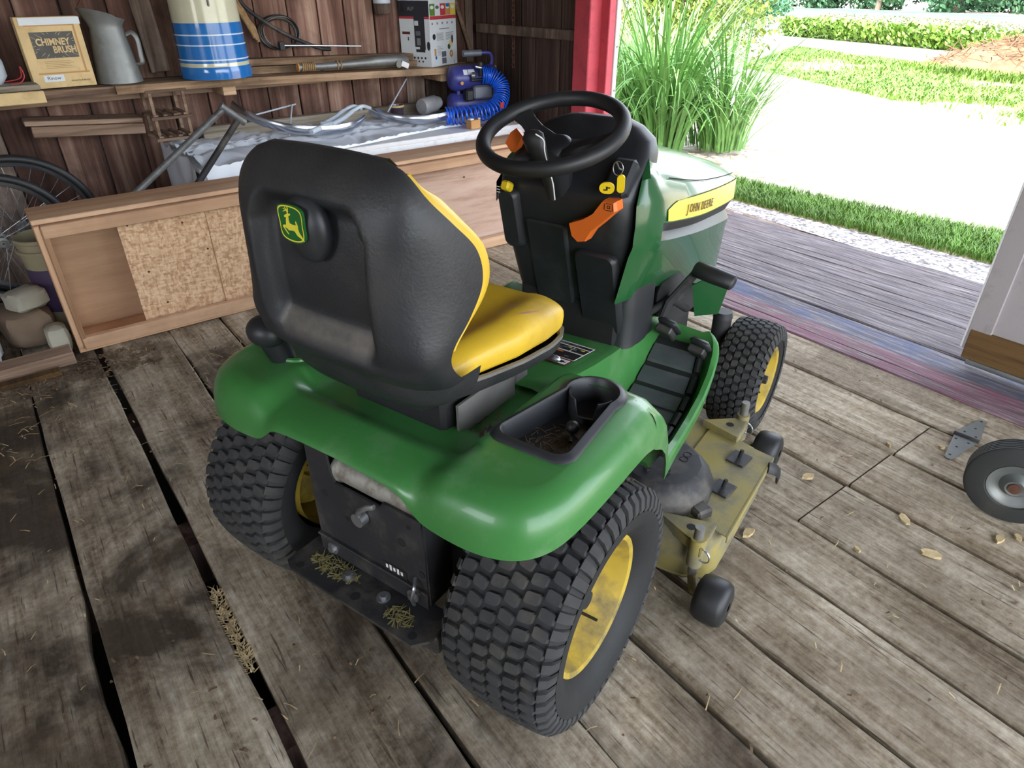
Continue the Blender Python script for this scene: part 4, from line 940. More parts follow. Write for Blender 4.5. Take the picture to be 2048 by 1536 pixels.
for (x, y) in ((0.530, 0.790), (0.537, 0.630)):
    g = MB(); g.box((x, y, 0.185), (0.055, 0.065, 0.006), RZ(-0.15), ch=0.0015); pdp = P(g, 'deck_pad', M['frame_black'], 35, deck)
    g = MB(); g.cyl((x, y, 0.188), (x+0.004, y+0.004, 0.215), 0.006, n=8); g.box((x, y-0.012, 0.190), (0.008, 0.035, 0.006)); P(g, 'pad_stud', M['dark'], 35, deck)
def bracket(pts, z, hpost, post, name):
    mb = MB(); mb.prism(pts, z, z+0.006)
    c = (sum(p[0] for p in pts)/3, sum(p[1] for p in pts)/3)
    for (p, q) in zip(pts, pts[1:]+pts[:1]):
        d = Vector((q[0]-p[0], q[1]-p[1], 0)); m = Vector(((p[0]+q[0])/2, (p[1]+q[1])/2, z-0.012))
        mb.box(m, (d.length, 0.004, 0.030), RZ(math.atan2(d.y, d.x)))
    b = P(mb, name, M['deck_yellow'], 30, deck)
    g = MB(); g.cyl((post[0], post[1], z-0.07), (post[0], post[1], z+0.02), 0.020, n=16); P(g, 'post_socket', M['deck_yellow'], 35, deck)
    g = MB(); g.cyl((post[0], post[1], z-0.10), (post[0], post[1], z+hpost), 0.0125, n=16); P(g, 'wheel_post', M['grey_steel'], 35, deck)
    g = MB(); g.cyl((c[0], c[1], z+0.0055), (c[0], c[1], z+0.0064), 0.012, n=16); P(g, 'bracket_hole_shade', M['dark'], 35, deck)  # bracket hole is a dark disc coloured like its shade
    g = MB(); g.lathe([(0.018, -0.002), (0.021, -0.002), (0.021, 0.002), (0.018, 0.002)], (post[0]+0.022, post[1]-0.012, z-0.02), (0.3, 1, 0), 18, True); P(g, 'retaining_ring', M['steel'], 35, deck)
bracket([(0.43, 0.43), (0.575, 0.47), (0.575, 0.365)], 0.190, 0.055, (0.560, 0.380), 'rear_wheel_bracket')
bracket([(0.375, 0.905), (0.49, 1.00), (0.495, 0.870)], 0.195, 0.065, (0.475, 0.985), 'front_wheel_bracket')
def gauge(c, post, name):
    g = MB(); R = 0.062; hw = 0.042
    g.lathe([(0.012, -hw), (0.03, -hw), (R-0.022, -hw), (R-0.008, -hw*0.86), (R-0.001, -hw*0.55), (R, 0), (R-0.001, hw*0.55), (R-0.008, hw*0.86), (R-0.022, hw), (0.03, hw), (0.012, hw)], c, (1, 0, 0), 32); w_ = P(g, name, M['rubber_clean'], 50, deck)
    g = MB(); g.tube([(post[0], post[1], 0.10), (post[0], post[1], 0.075), (c[0]-hw-0.012, c[1], c[2])], 0.011, 8); g.cyl((c[0]-hw-0.014, c[1], c[2]), (c[0]+hw*0.5, c[1], c[2]), 0.010, n=12); P(g, 'wheel_yoke', M['deck_yellow'], 35, deck)
gauge((0.632, 0.345, 0.0625), (0.560, 0.380), 'gauge_wheel'); gauge((0.555, 1.06, 0.0625), (0.475, 0.985), 'gauge_wheel')

# ------------------------------------------------------------------ keys hanging from the ignition (top-level thing)
mw = Matrix.Rotation(PSI-PI/2, 4, 'Z')
keys = thing('key_ring', 'wire ring of keys with two yellow tags hanging from the mower ignition', 'keys')
kz = MB()
def kp(x, y, z): return mw @ Vector((x, y, z))
kz.tube([kp(0.176+0.013*math.cos(a), 0.552, 1.030+0.016*math.sin(a)) for a in [2*PI*i/24 for i in range(24)]], 0.0012, 6, closed=True); kz.build('ring', M['steel'], keys)
def ktag(c, wx, hz, name):
    q = rrect(wx, hz, min(wx, hz)*0.48, 6); mb = MB(); mb.prism(q, -0.0025, 0.0025, mw @ frame(c, (0.93, 0.35, 0), (0.05, -0.25, 1))); return mb.build(name, M['yellow_knob'], keys)
t1 = ktag((0.190, 0.545, 0.998), 0.018, 0.045, 'tag'); t2 = ktag((0.158, 0.538, 0.985), 0.036, 0.028, 'key_head')
mb = MB(); mb.box((0, 0, 0.003), (0.004, 0.010, 0.0006)); mb.box((0.004, 0.002, 0.003), (0.008, 0.003, 0.0006)); mb.box((-0.005, -0.004, 0.003), (0.007, 0.003, 0.0006)); o = mb.build('key_symbol', M['black_ink'], t2); o.matrix_basis = mw @ frame((0.158, 0.538, 0.985), (0.93, 0.35, 0), (0.05, -0.25, 1))
mb = MB(); mb.tube([kp(0.165, 0.60, 1.015), kp(0.17, 0.57, 1.025), kp(0.172, 0.552, 1.042)], 0.002, 6); mb.build('key_shank', M['steel'], keys)
# ------------------------------------------------------------------ floor
rnd = random.Random(11)
floor = thing('floor', kind='structure')
EDGES = [-3.6, -3.3, -3.02, -2.72, -2.44, -2.15, -1.87, -1.58, -1.30, -1.02, -0.743, -0.465, -0.172, 0.070, 0.325, 0.556, 0.825, 1.03, 1.31, 1.585, 1.868, 2.135]
GAPS = {-0.743: 0.012, -0.465: 0.030, -0.172: 0.008, 0.556: 0.016, 0.825: 0.010, 1.03: 0.012, 1.31: 0.018, 1.585: 0.010, 1.868: 0.010, 0.325: 0.016}
def plank(x0, x1, y0, y1, mat, name='floor_plank', z=0.0, th=0.045, rough=0.004, seed=0, parent=None, notch=None):
    r = random.Random(seed); n = max(4, int((y1-y0)/0.16)); rows = []
    l = 0; rr = 0; tz0 = r.uniform(-0.003, 0.0015)
    cx, cy = (x0+x1)/2, (y0+y1)/2
    for i in range(n+1):
        y = y0+(y1-y0)*i/n; l = l*0.7+r.uniform(-rough, rough); rr = rr*0.7+r.uniform(-rough, rough); wz = tz0+r.uniform(-0.0012, 0.0012)
        a, b = x0+l, x1+rr
        if notch and notch[0] < y < notch[1]: b -= notch[2]
        rows.append([(a, y, z-th), (a, y, z+wz-0.006), (a+0.006, y, z+wz), (lerp(a, b, 0.33), y, z+wz+0.0005), (lerp(a, b, 0.67), y, z+wz-0.0005), (b-0.006, y, z+wz-0.001), (b, y, z+wz-0.007), (b, y, z-th)])
    mb = MB(); rows = [[(p[0]-cx, p[1]-cy, p[2]) for p in q] for q in rows]
    mb.grid(rows, flip=False); mb.add(rows[0]+rows[-1], [(7, 6, 5, 4, 3, 2, 1, 0), tuple(range(8, 16))])
    o = mb.build(name, mat, parent, 30); o.location = (cx, cy, 0); return o
k = 0
for a, b in zip(EDGES, EDGES[1:]):
    g0 = GAPS.get(a, 0.006)/2; g1 = GAPS.get(b, 0.006)/2; x0, x1 = a+g0, b-g1; k += 1
    mat = M['floor_stain_shade'] if b < 0.34 else M['floor']  # planks on the dim side take the copy with shade in its colour
    joints = []
    if a in (1.03, 1.31, 1.585): joints = [-0.43+0.02*(1.3-a)]
    elif a > 0.8: joints = [0.9+0.3*(k % 2)]
    elif a < -0.7: joints = [-1.2-0.4*(k % 3)]
    ys = [-3.4]+joints+[3.19]
    for j, (p, q) in enumerate(zip(ys, ys[1:])):
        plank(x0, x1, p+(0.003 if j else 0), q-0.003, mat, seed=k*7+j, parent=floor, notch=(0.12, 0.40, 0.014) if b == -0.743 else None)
plank(2.139, 2.215, -3.4, 3.15, M['red_plank'], 'threshold_plank', seed=301, parent=floor, rough=0.002)
plank(2.218, 2.335, -3.4, 3.15, M['red_plank'], 'threshold_plank', z=-0.006, seed=302, parent=floor, rough=0.002)
plank(2.338, 2.52, -0.9, 2.2, M['blue_plank'], 'threshold_plank', z=-0.012, seed=303, parent=floor, rough=0.002)
mb = MB(); mb.box((-0.6, 0, -0.30), (6.0, 7.2, 0.02)); mb.build('crawl_space_ground', M['soil'], floor, 0)
for i in range(9):
    j = MB(); j.box((-0.65, -3.2+i*0.78, -0.13), (5.7, 0.12, 0.16)); j.build('floor_joist', M['barn_dark'], floor, 0)

# ------------------------------------------------------------------ walls
def vboards(parent, horiz, p0, p1, fixed, z0, z1, mats, seed, name='wall_board', th=0.025, inward=-1, wmin=0.15, wmax=0.25, cut=None):
    """vertical boards along X (horiz='x', fixed=y) or along Y (horiz='y', fixed=x)"""
    r = random.Random(seed); p = p0
    while p < p1-0.02:
        wd = min(r.uniform(wmin, wmax), p1-p); a, b = p+0.002, p+wd-r.uniform(0.003, 0.012); th_ = th+r.uniform(-0.003, 0.006)
        spans = [(z0, z1)]
        if cut:
            for (c0, c1, cz0, cz1) in cut:
                if a < c1 and b > c0 and (a+b)/2 > c0 and (a+b)/2 < c1: spans = [s for s in ((z0, cz0), (cz1, z1)) if s[1]-s[0] > 0.02]
        for (s0, s1) in spans:
            mb = MB(); n = 8; rows = []
            for i in range(n+1):
                z = s0+(s1-s0)*i/n; e0 = r.uniform(-0.002, 0.002); e1 = r.uniform(-0.002, 0.002); d = r.uniform(-0.0015, 0.0015)
                rows.append([(a+e0, 0.0), (a+e0, th_-0.003+d), (a+e0+0.005, th_+d), (b+e1-0.005, th_+d), (b+e1, th_-0.003+d), (b+e1, 0.0)])
                rows[-1] = [((u-(a+b)/2), inward*v, z-(s0+s1)/2) if horiz == 'x' else (inward*v, (u-(a+b)/2), z-(s0+s1)/2) for u, v in rows[-1]]
            fl = (horiz == 'x') == (inward < 0)
            mb.grid(rows, flip=not fl); o = mb.build(name, r.choice(mats), parent, 30)
            o.location = ((a+b)/2, fixed, (s0+s1)/2) if horiz == 'x' else (fixed, (a+b)/2, (s0+s1)/2)
        p += wd
wb = thing('wall_back', kind='structure')
mb = MB(); mb.box((-0.6, 3.245, 1.6), (6.0, 0.03, 3.3)); mb.build('sheathing', M['barn_dark'], wb, 0)
vboards(wb, 'x', -3.6, 2.36, 3.225, -0.05, 3.2, [M['barn'], M['barn'], M['barn_grey']], 3)
wr = thing('wall_right', kind='structure')
DY0, DY1, DZT = -1.6, 1.93, 2.35     # doorway opening in y and its head height
mb = MB(); mb.box((2.42, 2.60, 1.6), (0.03, 1.30, 3.3)); mb.box((2.42, -0.80, 2.8), (0.03, 5.4, 0.9)); mb.build('sheathing', M['red_paint'], wr, 0)
vboards(wr, 'y', 2.09, 3.2, 2.40, -0.05, 3.2, [M['barn_dark'], M['barn_dark'], M['barn']], 5)
vboards(wr, 'y', -3.4, DY1+0.16, 2.40, DZT, 3.2, [M['barn_dark'], M['barn']], 7)
mb = MB(); mb.box((2.355, 2.62, 1.128), (0.04, 1.04, 0.055), ch=0.004); mb.build('wall_girt', M['barn_grey'], wr, 30)
# door jamb: dark red post, red casing, white outer trim
jm = thing('door_1', kind='structure')
mb = MB(); mb.box((2.345, 2.035, 1.45), (0.09, 0.13, 3.1), ch=0.005); mb.build('door_post', M['red_paint'], jm, 30)
mb = MB(); mb.box((2.41, 1.955, 1.20), (0.05, 0.10, 2.45), ch=0.004); mb.build('door_casing', M['red_paint'], jm, 30)
mb = MB(); mb.box((2.452, 1.925, 1.20), (0.03, 0.055, 2.45), ch=0.004); mb.build('door_trim', M['white_paint'], jm, 30)
mb = MB(); mb.box((2.40, 0.165, 2.40), (0.10, 3.6, 0.14), ch=0.006); mb.build('door_header', M['red_paint'], jm, 30)
for z in (0.35, 0.62, 0.85, 1.08, 1.33):
    g = MB(); g.cyl((2.452, 1.8975, z), (2.452, 1.894, z), 0.006, n=10); g.build('nail_head', M['grey_steel'], jm)
# sliding leaf on the right, left free edge at y=-0.26
dl = thing('door_2', kind='structure')
LX = 2.475
mb = MB(); mb.box((LX, -0.95, 1.30), (0.03, 1.34, 2.46)); mb.build('door_panel', M['cream_paint'], dl, 0)
mb = MB(); mb.box((LX-0.022, -0.312, 1.28), (0.016, 0.085, 2.42), ch=0.002); mb.build('door_stile', M['cream_paint'], dl, 30)
mb = MB(); mb.box((LX-0.006, -0.268, 1.28), (0.045, 0.012, 2.42), ch=0.002); mb.build('door_edge_trim', M['white_paint'], dl, 30)
mb = MB(); mb.box((LX-0.018, -0.96, 0.095), (0.030, 1.36, 0.13), ch=0.003); mb.build('door_bottom_rail', M['door_rail'], dl, 30)
mb = MB(); mb.cyl((LX+0.0, -0.30, 0.012), (LX+0.0, -1.65, 0.012), 0.018, n=12); mb.build('door_track', M['galv'], dl)
mb = MB(); mb.box((LX-0.04, -1.0, 2.52), (0.04, 3.2, 0.06)); mb.build('door_rail_top', M['galv'], dl, 0)
# other walls & roof that the camera cannot see, with openings sized for fill light
wl = thing('wall_left', kind='structure')
vboards(wl, 'y', -3.4, 3.2, -3.6, -0.05, 3.2, [M['barn'], M['barn_grey']], 21, inward=1, wmin=0.24, wmax=0.32, cut=[(-1.4, 0.0, 1.2, 2.3)])  # unseen side opening added to brighten the mower's rear
wf = thing('wall_front', kind='structure')
vboards(wf, 'x', -3.6, 2.36, -3.4, -0.05, 3.2, [M['barn'], M['barn_grey']], 22, inward=1, wmin=0.24, wmax=0.32, cut=[(-1.6, 2.3, -0.1, 2.7)])
cl = thing('ceiling', kind='structure')
for i in range(22):
    mb = MB(); mb.box((0, 0, 0), (0.272, 7.1, 0.025)); o = mb.build('roof_board', M['barn_grey'], cl, 0); o.location = (-3.5+i*0.283, -0.1, 3.22)
for i in range(7):
    mb = MB(); mb.box((0, 0, 0), (6.4, 0.10, 0.16)); o = mb.build('rafter', M['barn'], cl, 0); o.location = (-0.5, -3.0+i*1.0, 3.12)
mb = MB(); mb.box((-0.3, -0.1, 3.26), (6.7, 7.6, 0.03)); mb.build('roofing', M['barn_dark'], cl, 0)

# ------------------------------------------------------------------ wooden bin (open front box) in front of the bench
tb = thing('wooden_bin', 'long pine box lying on its side with strand board panel before the bench', 'wooden box', (0, 0, 0))
X0, X1, YF, YBk, ZT = -0.535, 2.16, 2.10, 2.345, 0.590
def bd(name, c, d, mat, ch=0.003, R=None, par=None):
    mb = MB(); mb.box((0, 0, 0), d, None, ch=ch); o = mb.build(name, mat, par or tb, 30); o.location = c
    if R: o.rotation_euler = R
    return o
bd('top_board', ((X0+X1)/2, (YF+YBk)/2+0.012, ZT-0.010), (X1-X0, YBk-YF-0.02, 0.020), M['new_wood'])
bd('top_rail', ((X0+X1)/2, YF+0.012, ZT-0.048), (X1-X0-0.05, 0.036, 0.052), M['new_wood'])
bd('bottom_rail', ((X0+X1)/2, YF+0.012, 0.040), (X1-X0-0.05, 0.036, 0.055), M['new_wood'])
bd('bottom_board', ((X0+X1)/2, (YF+YBk)/2, 0.012), (X1-X0, YBk-YF, 0.020), M['new_wood'])
bd('end_board', (X0+0.012, (YF+YBk)/2, ZT/2), (0.022, YBk-YF, ZT-0.042), M['new_wood_v'])
bd('end_cleat', (X0+0.032, YF+0.012, ZT/2), (0.020, 0.034, ZT-0.06), M['new_wood_v'])
bd('end_board', (X1-0.012, (YF+YBk)/2, ZT/2), (0.022, YBk-YF, ZT-0.042), M['new_wood_v'])
bd('back_panel', ((X0+X1)/2, YBk-0.008, ZT/2), (X1-X0-0.05, 0.010, ZT-0.046), M['ply'], 0)
bd('strand_board_panel', (-0.24+1.29/2, YF+0.058, 0.293), (1.29, 0.012, 0.50), M['osb'], 0)
bd('plywood_panel', (1.055+1.05/2, YF+0.062, 0.293), (1.05, 0.012, 0.50), M['cdx'], 0)
bd('panel_seam', (0.125, YF+0.0515, 0.293), (0.003, 0.001, 0.49), M['card_edge'], 0)
for (x, z) in ((-0.20, 0.50), (0.02, 0.47), (0.35, 0.46), (-0.17, 0.28), (-0.13, 0.12), (0.10, 0.33), (0.30, 0.15), (1.20, 0.48), (1.55, 0.44), (1.35, 0.2)):
    g = MB(); g.cyl((x, YF+0.052, z), (x, YF+0.0505, z), 0.005, n=8); g.build('nail_head', M['rust'], tb)
# ------------------------------------------------------------------ bench behind the bin
bn = thing('work_bench', 'white painted low bench against the plank wall behind the pine box', 'bench')
BX0, BX1, BY0, BY1, BZ = 0.20, 2.28, 2.395, 3.17, 0.630
def part(name, c, d, mat, par, ch=0.003, R=None):
    mb = MB(); mb.box((0, 0, 0), d, R, ch=ch); o = mb.build(name, mat, par, 30); o.location = c; return o
part('bench_top', ((BX0+BX1)/2, (BY0+BY1)/2, BZ-0.012), (BX1-BX0, BY1-BY0, 0.024), M['white_paint'], bn)
part('bench_front', ((BX0+BX1)/2, BY0+0.012, BZ-0.024-0.30), (BX1-BX0, 0.024, 0.60), M['white_paint'], bn)
part('bench_end', (BX0+0.02, (BY0+BY1)/2, 0.30), (0.03, BY1-BY0-0.05, 0.60), M['grey_wood'], bn)
part('bench_end', (BX1-0.02, (BY0+BY1)/2, 0.30), (0.03, BY1-BY0-0.05, 0.60), M['white_paint'], bn)
part('back_ledge', (1.17, 3.12, BZ+0.035), (1.50, 0.06, 0.07), M['grey_wood'], bn)
# crumpled plastic sheet
r_ = random.Random(5); NX, NY = 90, 46; rows = []
def wr_(x, y): return 0.5+0.5*math.sin(22*x+5*math.sin(9*y)+31*y)*math.cos(17*y-11*x+3*math.sin(14*x))
for i in range(NX+1):
    u = i/NX; x = 0.22+u*1.60; r = []
    for j in range(NY+1):
        v = j/NY; yl = BY0-0.006+0.30*sstep(0.30, 1.0, u)*0.6; y = lerp(yl, 3.05, v)
        z = BZ+0.004+0.030*wr_(x, y)*(0.5+0.5*sstep(0.0, 0.3, v))*(1.0-0.35*u)+0.012*abs(math.sin(60*x+40*y))*0.5
        r.append((x, y, z))
    ov = 0.0 if u > 0.33 else 0.26*(1-u/0.33)**0.7
    fr = []
    for q in (1.0, 0.8, 0.6, 0.4, 0.2):
        if True: fr.append((x+0.01*math.sin(40*x), r[0][1]-0.004-0.008*(0.5+0.5*math.sin(70*x+q*4))*q, BZ-ov*q+0.002))
    rows.append(fr+r)
mb = MB(); mb.grid(rows, flip=False)
# end drop at the bench's left side
rows2 = []
for k in range(7):
    q = k/6; rows2.append([(0.192-0.012*(0.5+0.5*math.sin(19*p[1]+3*q))-0.01*q, p[1], lerp(p[2], BZ-0.30, q)) for p in rows[0][5:]])
mb.grid(rows2, flip=True)
mb.build('plastic_sheet', M['cloth'], None, 25, label='crumpled pale blue plastic sheet spread over the white bench', cat='plastic sheet')

# ------------------------------------------------------------------ bicycle parts on the bench
def arc3(c, R, a0, a1, n, tilt):   # points of an arc, plane tilted about x
    out = []
    for i in range(n+1):
        a = lerp(a0, a1, i/n); p = Vector((R*math.cos(a), R*math.sin(a), 0)); p = Matrix.Rotation(tilt[0], 3, 'X') @ (Matrix.Rotation(tilt[1], 3, 'Y') @ p); out.append(Vector(c)+p)
    return out
def mudguard(name, label, c, R, a0, a1, tilt, stays):
    t = thing(name, label, 'mudguard', group=None)
    pts = arc3(c, R, a0, a1, 36, tilt); cc = Vector(c); nrm = Matrix.Rotation(tilt[0], 3, 'X') @ (Matrix.Rotation(tilt[1], 3, 'Y') @ Vector((0, 0, 1)))
    rows = []
    for p in pts:
        rad = (p-cc).normalized(); rows.append([p+nrm*(0.026*s)+rad*(0.012*math.cos(s*1.45)-0.004) for s in (-1, -0.75, -0.4, 0, 0.4, 0.75, 1)])
    mb = MB(); mb.grid(rows); mb.grid([[q-(q-cc).normalized()*0.0015 for q in r] for r in rows], flip=True); g = mb.build('guard_blade', M['chrome'], t, 50)
    for (p, q) in stays:
        s = MB(); s.tube([p, q], 0.0045, 6); s.build('guard_stay', M['white_enamel'], t)
    return t
mudguard('bicycle_mudguard', 'long chrome bicycle mudguard with thin stays lying on the plastic sheet', (0.98, 3.02, 0.805), 0.40, PI*1.02, PI*1.74, (0.30, 0.05), [((0.78, 2.72, 0.675), (0.93, 3.02, 0.78)), ((0.66, 2.98, 0.75), (0.96, 3.04, 0.78))])
mudguard('bicycle_mudguard', 'shorter chrome bicycle mudguard with raised stay beside the brown mug', (1.66, 2.90, 0.758), 0.32, PI*1.05, PI*1.63, (0.22, -0.05), [((1.44, 2.83, 0.70), (1.72, 3.05, 0.86))])
fk = thing('bicycle_fork', 'pale painted bicycle fork with two bent prongs lying on plastic sheet', 'bicycle fork')
mb = MB(); mb.tube([(0.86, 2.60, 0.700), (0.99, 2.68, 0.710)], 0.014, 10); mb.build('steerer', M['white_enamel'], fk)
mb = MB(); mb.tube([(0.965, 2.70, 0.712), (1.015, 2.665, 0.712)], 0.017, 10); mb.build('crown', M['white_enamel'], fk)
for s_ in (0, 1):
    o = Vector((0.97+0.045*s_, 2.70-0.032*s_, 0.712)); mb = MB(); mb.tube(catmull([o, o+Vector((0.12, 0.10, 0.010)), o+Vector((0.22, 0.18, 0.03)), o+Vector((0.29, 0.20, 0.045)), o+Vector((0.335, 0.17, 0.03))], 6), [0.0135]*12+[0.011]*13, 10); mb.build('fork_blade', M['white_enamel'], fk)
mg = thing('mug', 'small dark brown glazed mug standing on the plastic sheet', 'mug', (1.585, 2.96, 0.650))
mb = MB(); mb.lathe([(0.001, 0.0), (0.034, 0.0), (0.040, 0.012), (0.042, 0.05), (0.046, 0.075), (0.043, 0.077), (0.039, 0.05), (0.035, 0.012), (0.001, 0.008)], (0, 0, 0), (0, 0, 1), 28); mb.build('mug_body', M['mug_brown'], mg)
mb = MB(); mb.tube(catmull([(-0.04, -0.01, 0.06), (-0.065, -0.015, 0.055), (-0.065, -0.015, 0.03), (-0.04, -0.01, 0.018)], 5), 0.005, 8); mb.build('mug_handle', M['mug_brown'], mg)
mb = MB(); mb.lathe([(0.046, 0.066), (0.0475, 0.07), (0.047, 0.077), (0.044, 0.078)], (0, 0, 0), (0, 0, 1), 28); mb.build('mug_lip', M['card'], mg)
jr = thing('glass_jar', 'dusty glass jar lying on its side between mug and coiled hose', 'jar', (1.70, 2.86, 0.0))
mb = MB(); mb.lathe([(0.001, 0), (0.045, 0), (0.050, 0.01), (0.050, 0.13), (0.036, 0.15), (0.036, 0.17), (0.033, 0.17), (0.033, 0.15), (0.046, 0.128), (0.046, 0.012), (0.001, 0.006)], (0.02, 0.02, 0.712), (0.9, 0.3, 0.05), 24); mb.build('jar_body', M['glass_jar'], jr)
for k, (x, y, rz, lab) in enumerate(((1.83, 2.425, 0.1, 'tan wood block with metal clip on bench edge by the hose'), (2.17, 2.47, 0.0, 'slotted tan wood block on the bench end by red post'))):
    t = thing('wood_block', lab, 'wood block', (x, y+0.03, BZ+0.001), rz)
    mb = MB(); mb.box((0, 0, 0.025), (0.075, 0.05, 0.05), ch=0.003); mb.build('block_body', M['brass'], t, 30)
    mb = MB(); mb.box((0.03, -0.012, 0.056), (0.02, 0.02, 0.012), ch=0.002); mb.build('block_peg' if k else 'metal_clip', M['brass'] if k else M['steel'], t, 30)
    mb = MB(); mb.box((-0.02, 0.0, 0.054), (0.03, 0.03, 0.008), ch=0.002); mb.build('block_cleat', M['white_paint'], t, 30)
mb = MB(); mb.box((2.03, 2.48, 0.637), (0.28, 0.04, 0.012), RZ(0.12), ch=0.003); mb.build('steel_strip', M['galv'], None, 30, label='grey flat metal strip lying along the bench edge', cat='metal strip')

# ------------------------------------------------------------------ air compressor and coil hose
ac = thing('air_compressor', 'violet blue portable air compressor standing on the bench in the corner', 'air compressor', (2.06, 2.82, BZ), -0.22); ac.scale = (0.9, 0.9, 0.92)
mb = MB()
prof = [(0.001, -0.19), (0.03, -0.188), (0.06, -0.178), (0.077, -0.160), (0.082, -0.135), (0.082, 0.135), (0.077, 0.160), (0.06, 0.178), (0.001, 0.19)]
mb.lathe(prof, (0.02, 0.0, 0.255), (1, 0, 0), 28); mb.build('upper_tank', M['comp_blue'], ac)
mb = MB(); mb.lathe(prof, (0.02, 0.02, 0.085), (1, 0, 0), 28); mb.build('lower_tank', M['comp_blue'], ac)
mb = MB(); mb.tube(catmull([(0.15, 0.0, 0.30), (0.17, -0.01, 0.36), (0.16, -0.01, 0.40), (0.12, -0.01, 0.41), (-0.02, -0.01, 0.41)], 6), 0.011, 10); mb.build('handle', M['comp_blue'], ac)
mb = MB(); mb.cyl((-0.05, -0.01, 0.41), (0.085, -0.01, 0.41), 0.021, n=18); mb.build('handle_grip', M['motor_grey'], ac)
mb = MB(); mb.box((0.06, -0.07, 0.17), (0.15, 0.09, 0.09), ch=0.012); mb.build('motor', M['motor_grey'], ac, 30)
mb = MB(); mb.box((-0.045, -0.075, 0.155), (0.06, 0.08, 0.08), ch=0.012); mb.build('pump_head', M['rubber_clean'], ac, 30)
mb = MB(); mb.cyl((0.05, -0.085, 0.27), (0.05, -0.085, 0.34), 0.016, n=14); mb.cyl((-0.03, -0.10, 0.25), (0.06, -0.10, 0.25), 0.010, n=10); mb.cyl((0.05, -0.085, 0.335), (0.05, -0.085, 0.36), 0.022, 0.02, 14); mb.build('regulator', M['rubber_clean'], ac)
mb = MB(); mb.cyl((-0.02, -0.10, 0.28), (0.0, -0.115, 0.28), 0.022, n=18); mb.build('gauge', M['steel'], ac)
mb = MB(); mb.cyl((-0.10, -0.085, 0.235), (-0.10, -0.105, 0.235), 0.012, n=12); mb.build('drain_valve', M['brass'], ac)
for (x, w_) in ((-0.06, 0.03), (-0.015, 0.05)):
    mb = MB(); rows = [[(x+dx, -0.0825*math.cos(a), 0.255+0.0825*math.sin(a)) for dx in (-w_/2, w_/2)] for a in [0.35+0.45*i/6 for i in range(7)]]; mb.grid(rows); mb.build('tank_label', M['card_white'], ac, 60)
for s_ in (-1, 1):
    mb = MB(); mb.box((s_*0.12+0.02, 0.0, 0.17), (0.02, 0.05, 0.10)); mb.build('saddle', M['comp_blue'], ac, 0)
    mb = MB(); mb.cyl((s_*0.12, -0.03, 0.001), (s_*0.12, -0.03, 0.025), 0.016, n=10); mb.build('foot', M['rubber_clean'], ac)
hp_ = catmull([(1.70, 2.56, 0.70), (1.78, 2.535, 0.698), (1.92, 2.53, 0.70), (2.04, 2.54, 0.712), (2.12, 2.575, 0.745), (2.16, 2.61, 0.80), (2.16, 2.64, 0.85), (2.12, 2.68, 0.885), (2.07, 2.70, 0.89)], 60)
pts = []; ref = Vector((0, 0, 1)); NTW = 34
for i, p in enumerate(hp_):
    t = (hp_[min(i+1, len(hp_)-1)]-hp_[max(i-1, 0)]).normalized(); a1 = (ref-t*ref.dot(t)).normalized(); b1 = t.cross(a1); th = 2*PI*NTW*i/len(hp_)
    pts.append(p+0.050*(math.cos(th)*a1+math.sin(th)*b1))
mb = MB(); mb.tube(pts, 0.0042, 6); ch = thing('coil_hose', 'bright blue coiled air hose curving in front of the compressor', 'air hose'); mb.build('hose_coil', M['hose_blue'], ch, 60)
mb = MB(); mb.cyl((2.07, 2.70, 0.93), (2.03, 2.71, 0.94), 0.008, n=10); mb.build('hose_fitting', M['steel'], ch)
mb = MB(); mb.box((2.075, 2.492, 0.735), (0.035, 0.004, 0.035), RZ(0.3)); mb.build('hose_label', M['red_print'], ch, 0)

# ------------------------------------------------------------------ wall shelf
sh_ = thing('wall_shelf', 'rough plank shelf fixed along the barn wall above the bench', 'shelf')
def shz(x): return interp(x, [(-0.9, 0.972), (0.4, 0.965), (2.35, 0.918)])
def sboard(name, x0, x1, y0, y1, dz, th, mat, rot=0.0, seed=0):
    mb = MB(); r = random.Random(seed); n = 14; rows = []; cx = (x0+x1)/2; cy = (y0+y1)/2
    for i in range(n+1):
        x = lerp(x0, x1, i/n); e = r.uniform(-0.005, 0.005); z = shz(x)+dz
        rows.append([(x-cx, y1-cy, z), (x-cx, y0+e-cy, z), (x-cx, y0+e-cy-0.002, z-th*0.5), (x-cx, y0+e-cy, z-th), (x-cx, y1-cy, z-th)])
    mb.grid(rows, cv=True); mb.add(rows[0]+rows[-1], [(0, 1, 2, 3, 4), (9, 8, 7, 6, 5)]); o = mb.build(name, mat, sh_, 25); o.location = (cx, cy, 0); return o
sboard('shelf_plank', 0.02, 2.34, 2.915, 3.19, -0.004, 0.038, M['shelf_wood'], seed=1)
sboard('shelf_plank', -1.6, 0.018, 2.93, 3.19, -0.006, 0.042, M['slat_wood'], seed=2)
sboard('shelf_plank', 0.55, 2.10, 3.06, 3.17, 0.034, 0.036, M['shelf_wood'], seed=3)
sboard('shelf_plank', 0.55, 1.92, 3.09, 3.18, 0.072, 0.034, M['shelf_wood'], seed=4)
for x in (-1.3, 0.57, 1.95):
    mb = MB(); mb.box((x, 3.06, shz(x)-0.065), (0.07, 0.24, 0.045), ch=0.003); mb.build('shelf_cleat', M['shelf_wood'], sh_, 30)
mb = MB(); mb.box((0.3, 3.17, shz(0.3)-0.07), (3.9, 0.05, 0.05), ch=0.003); mb.build('shelf_ledger', M['slat_wood'], sh_, 30)
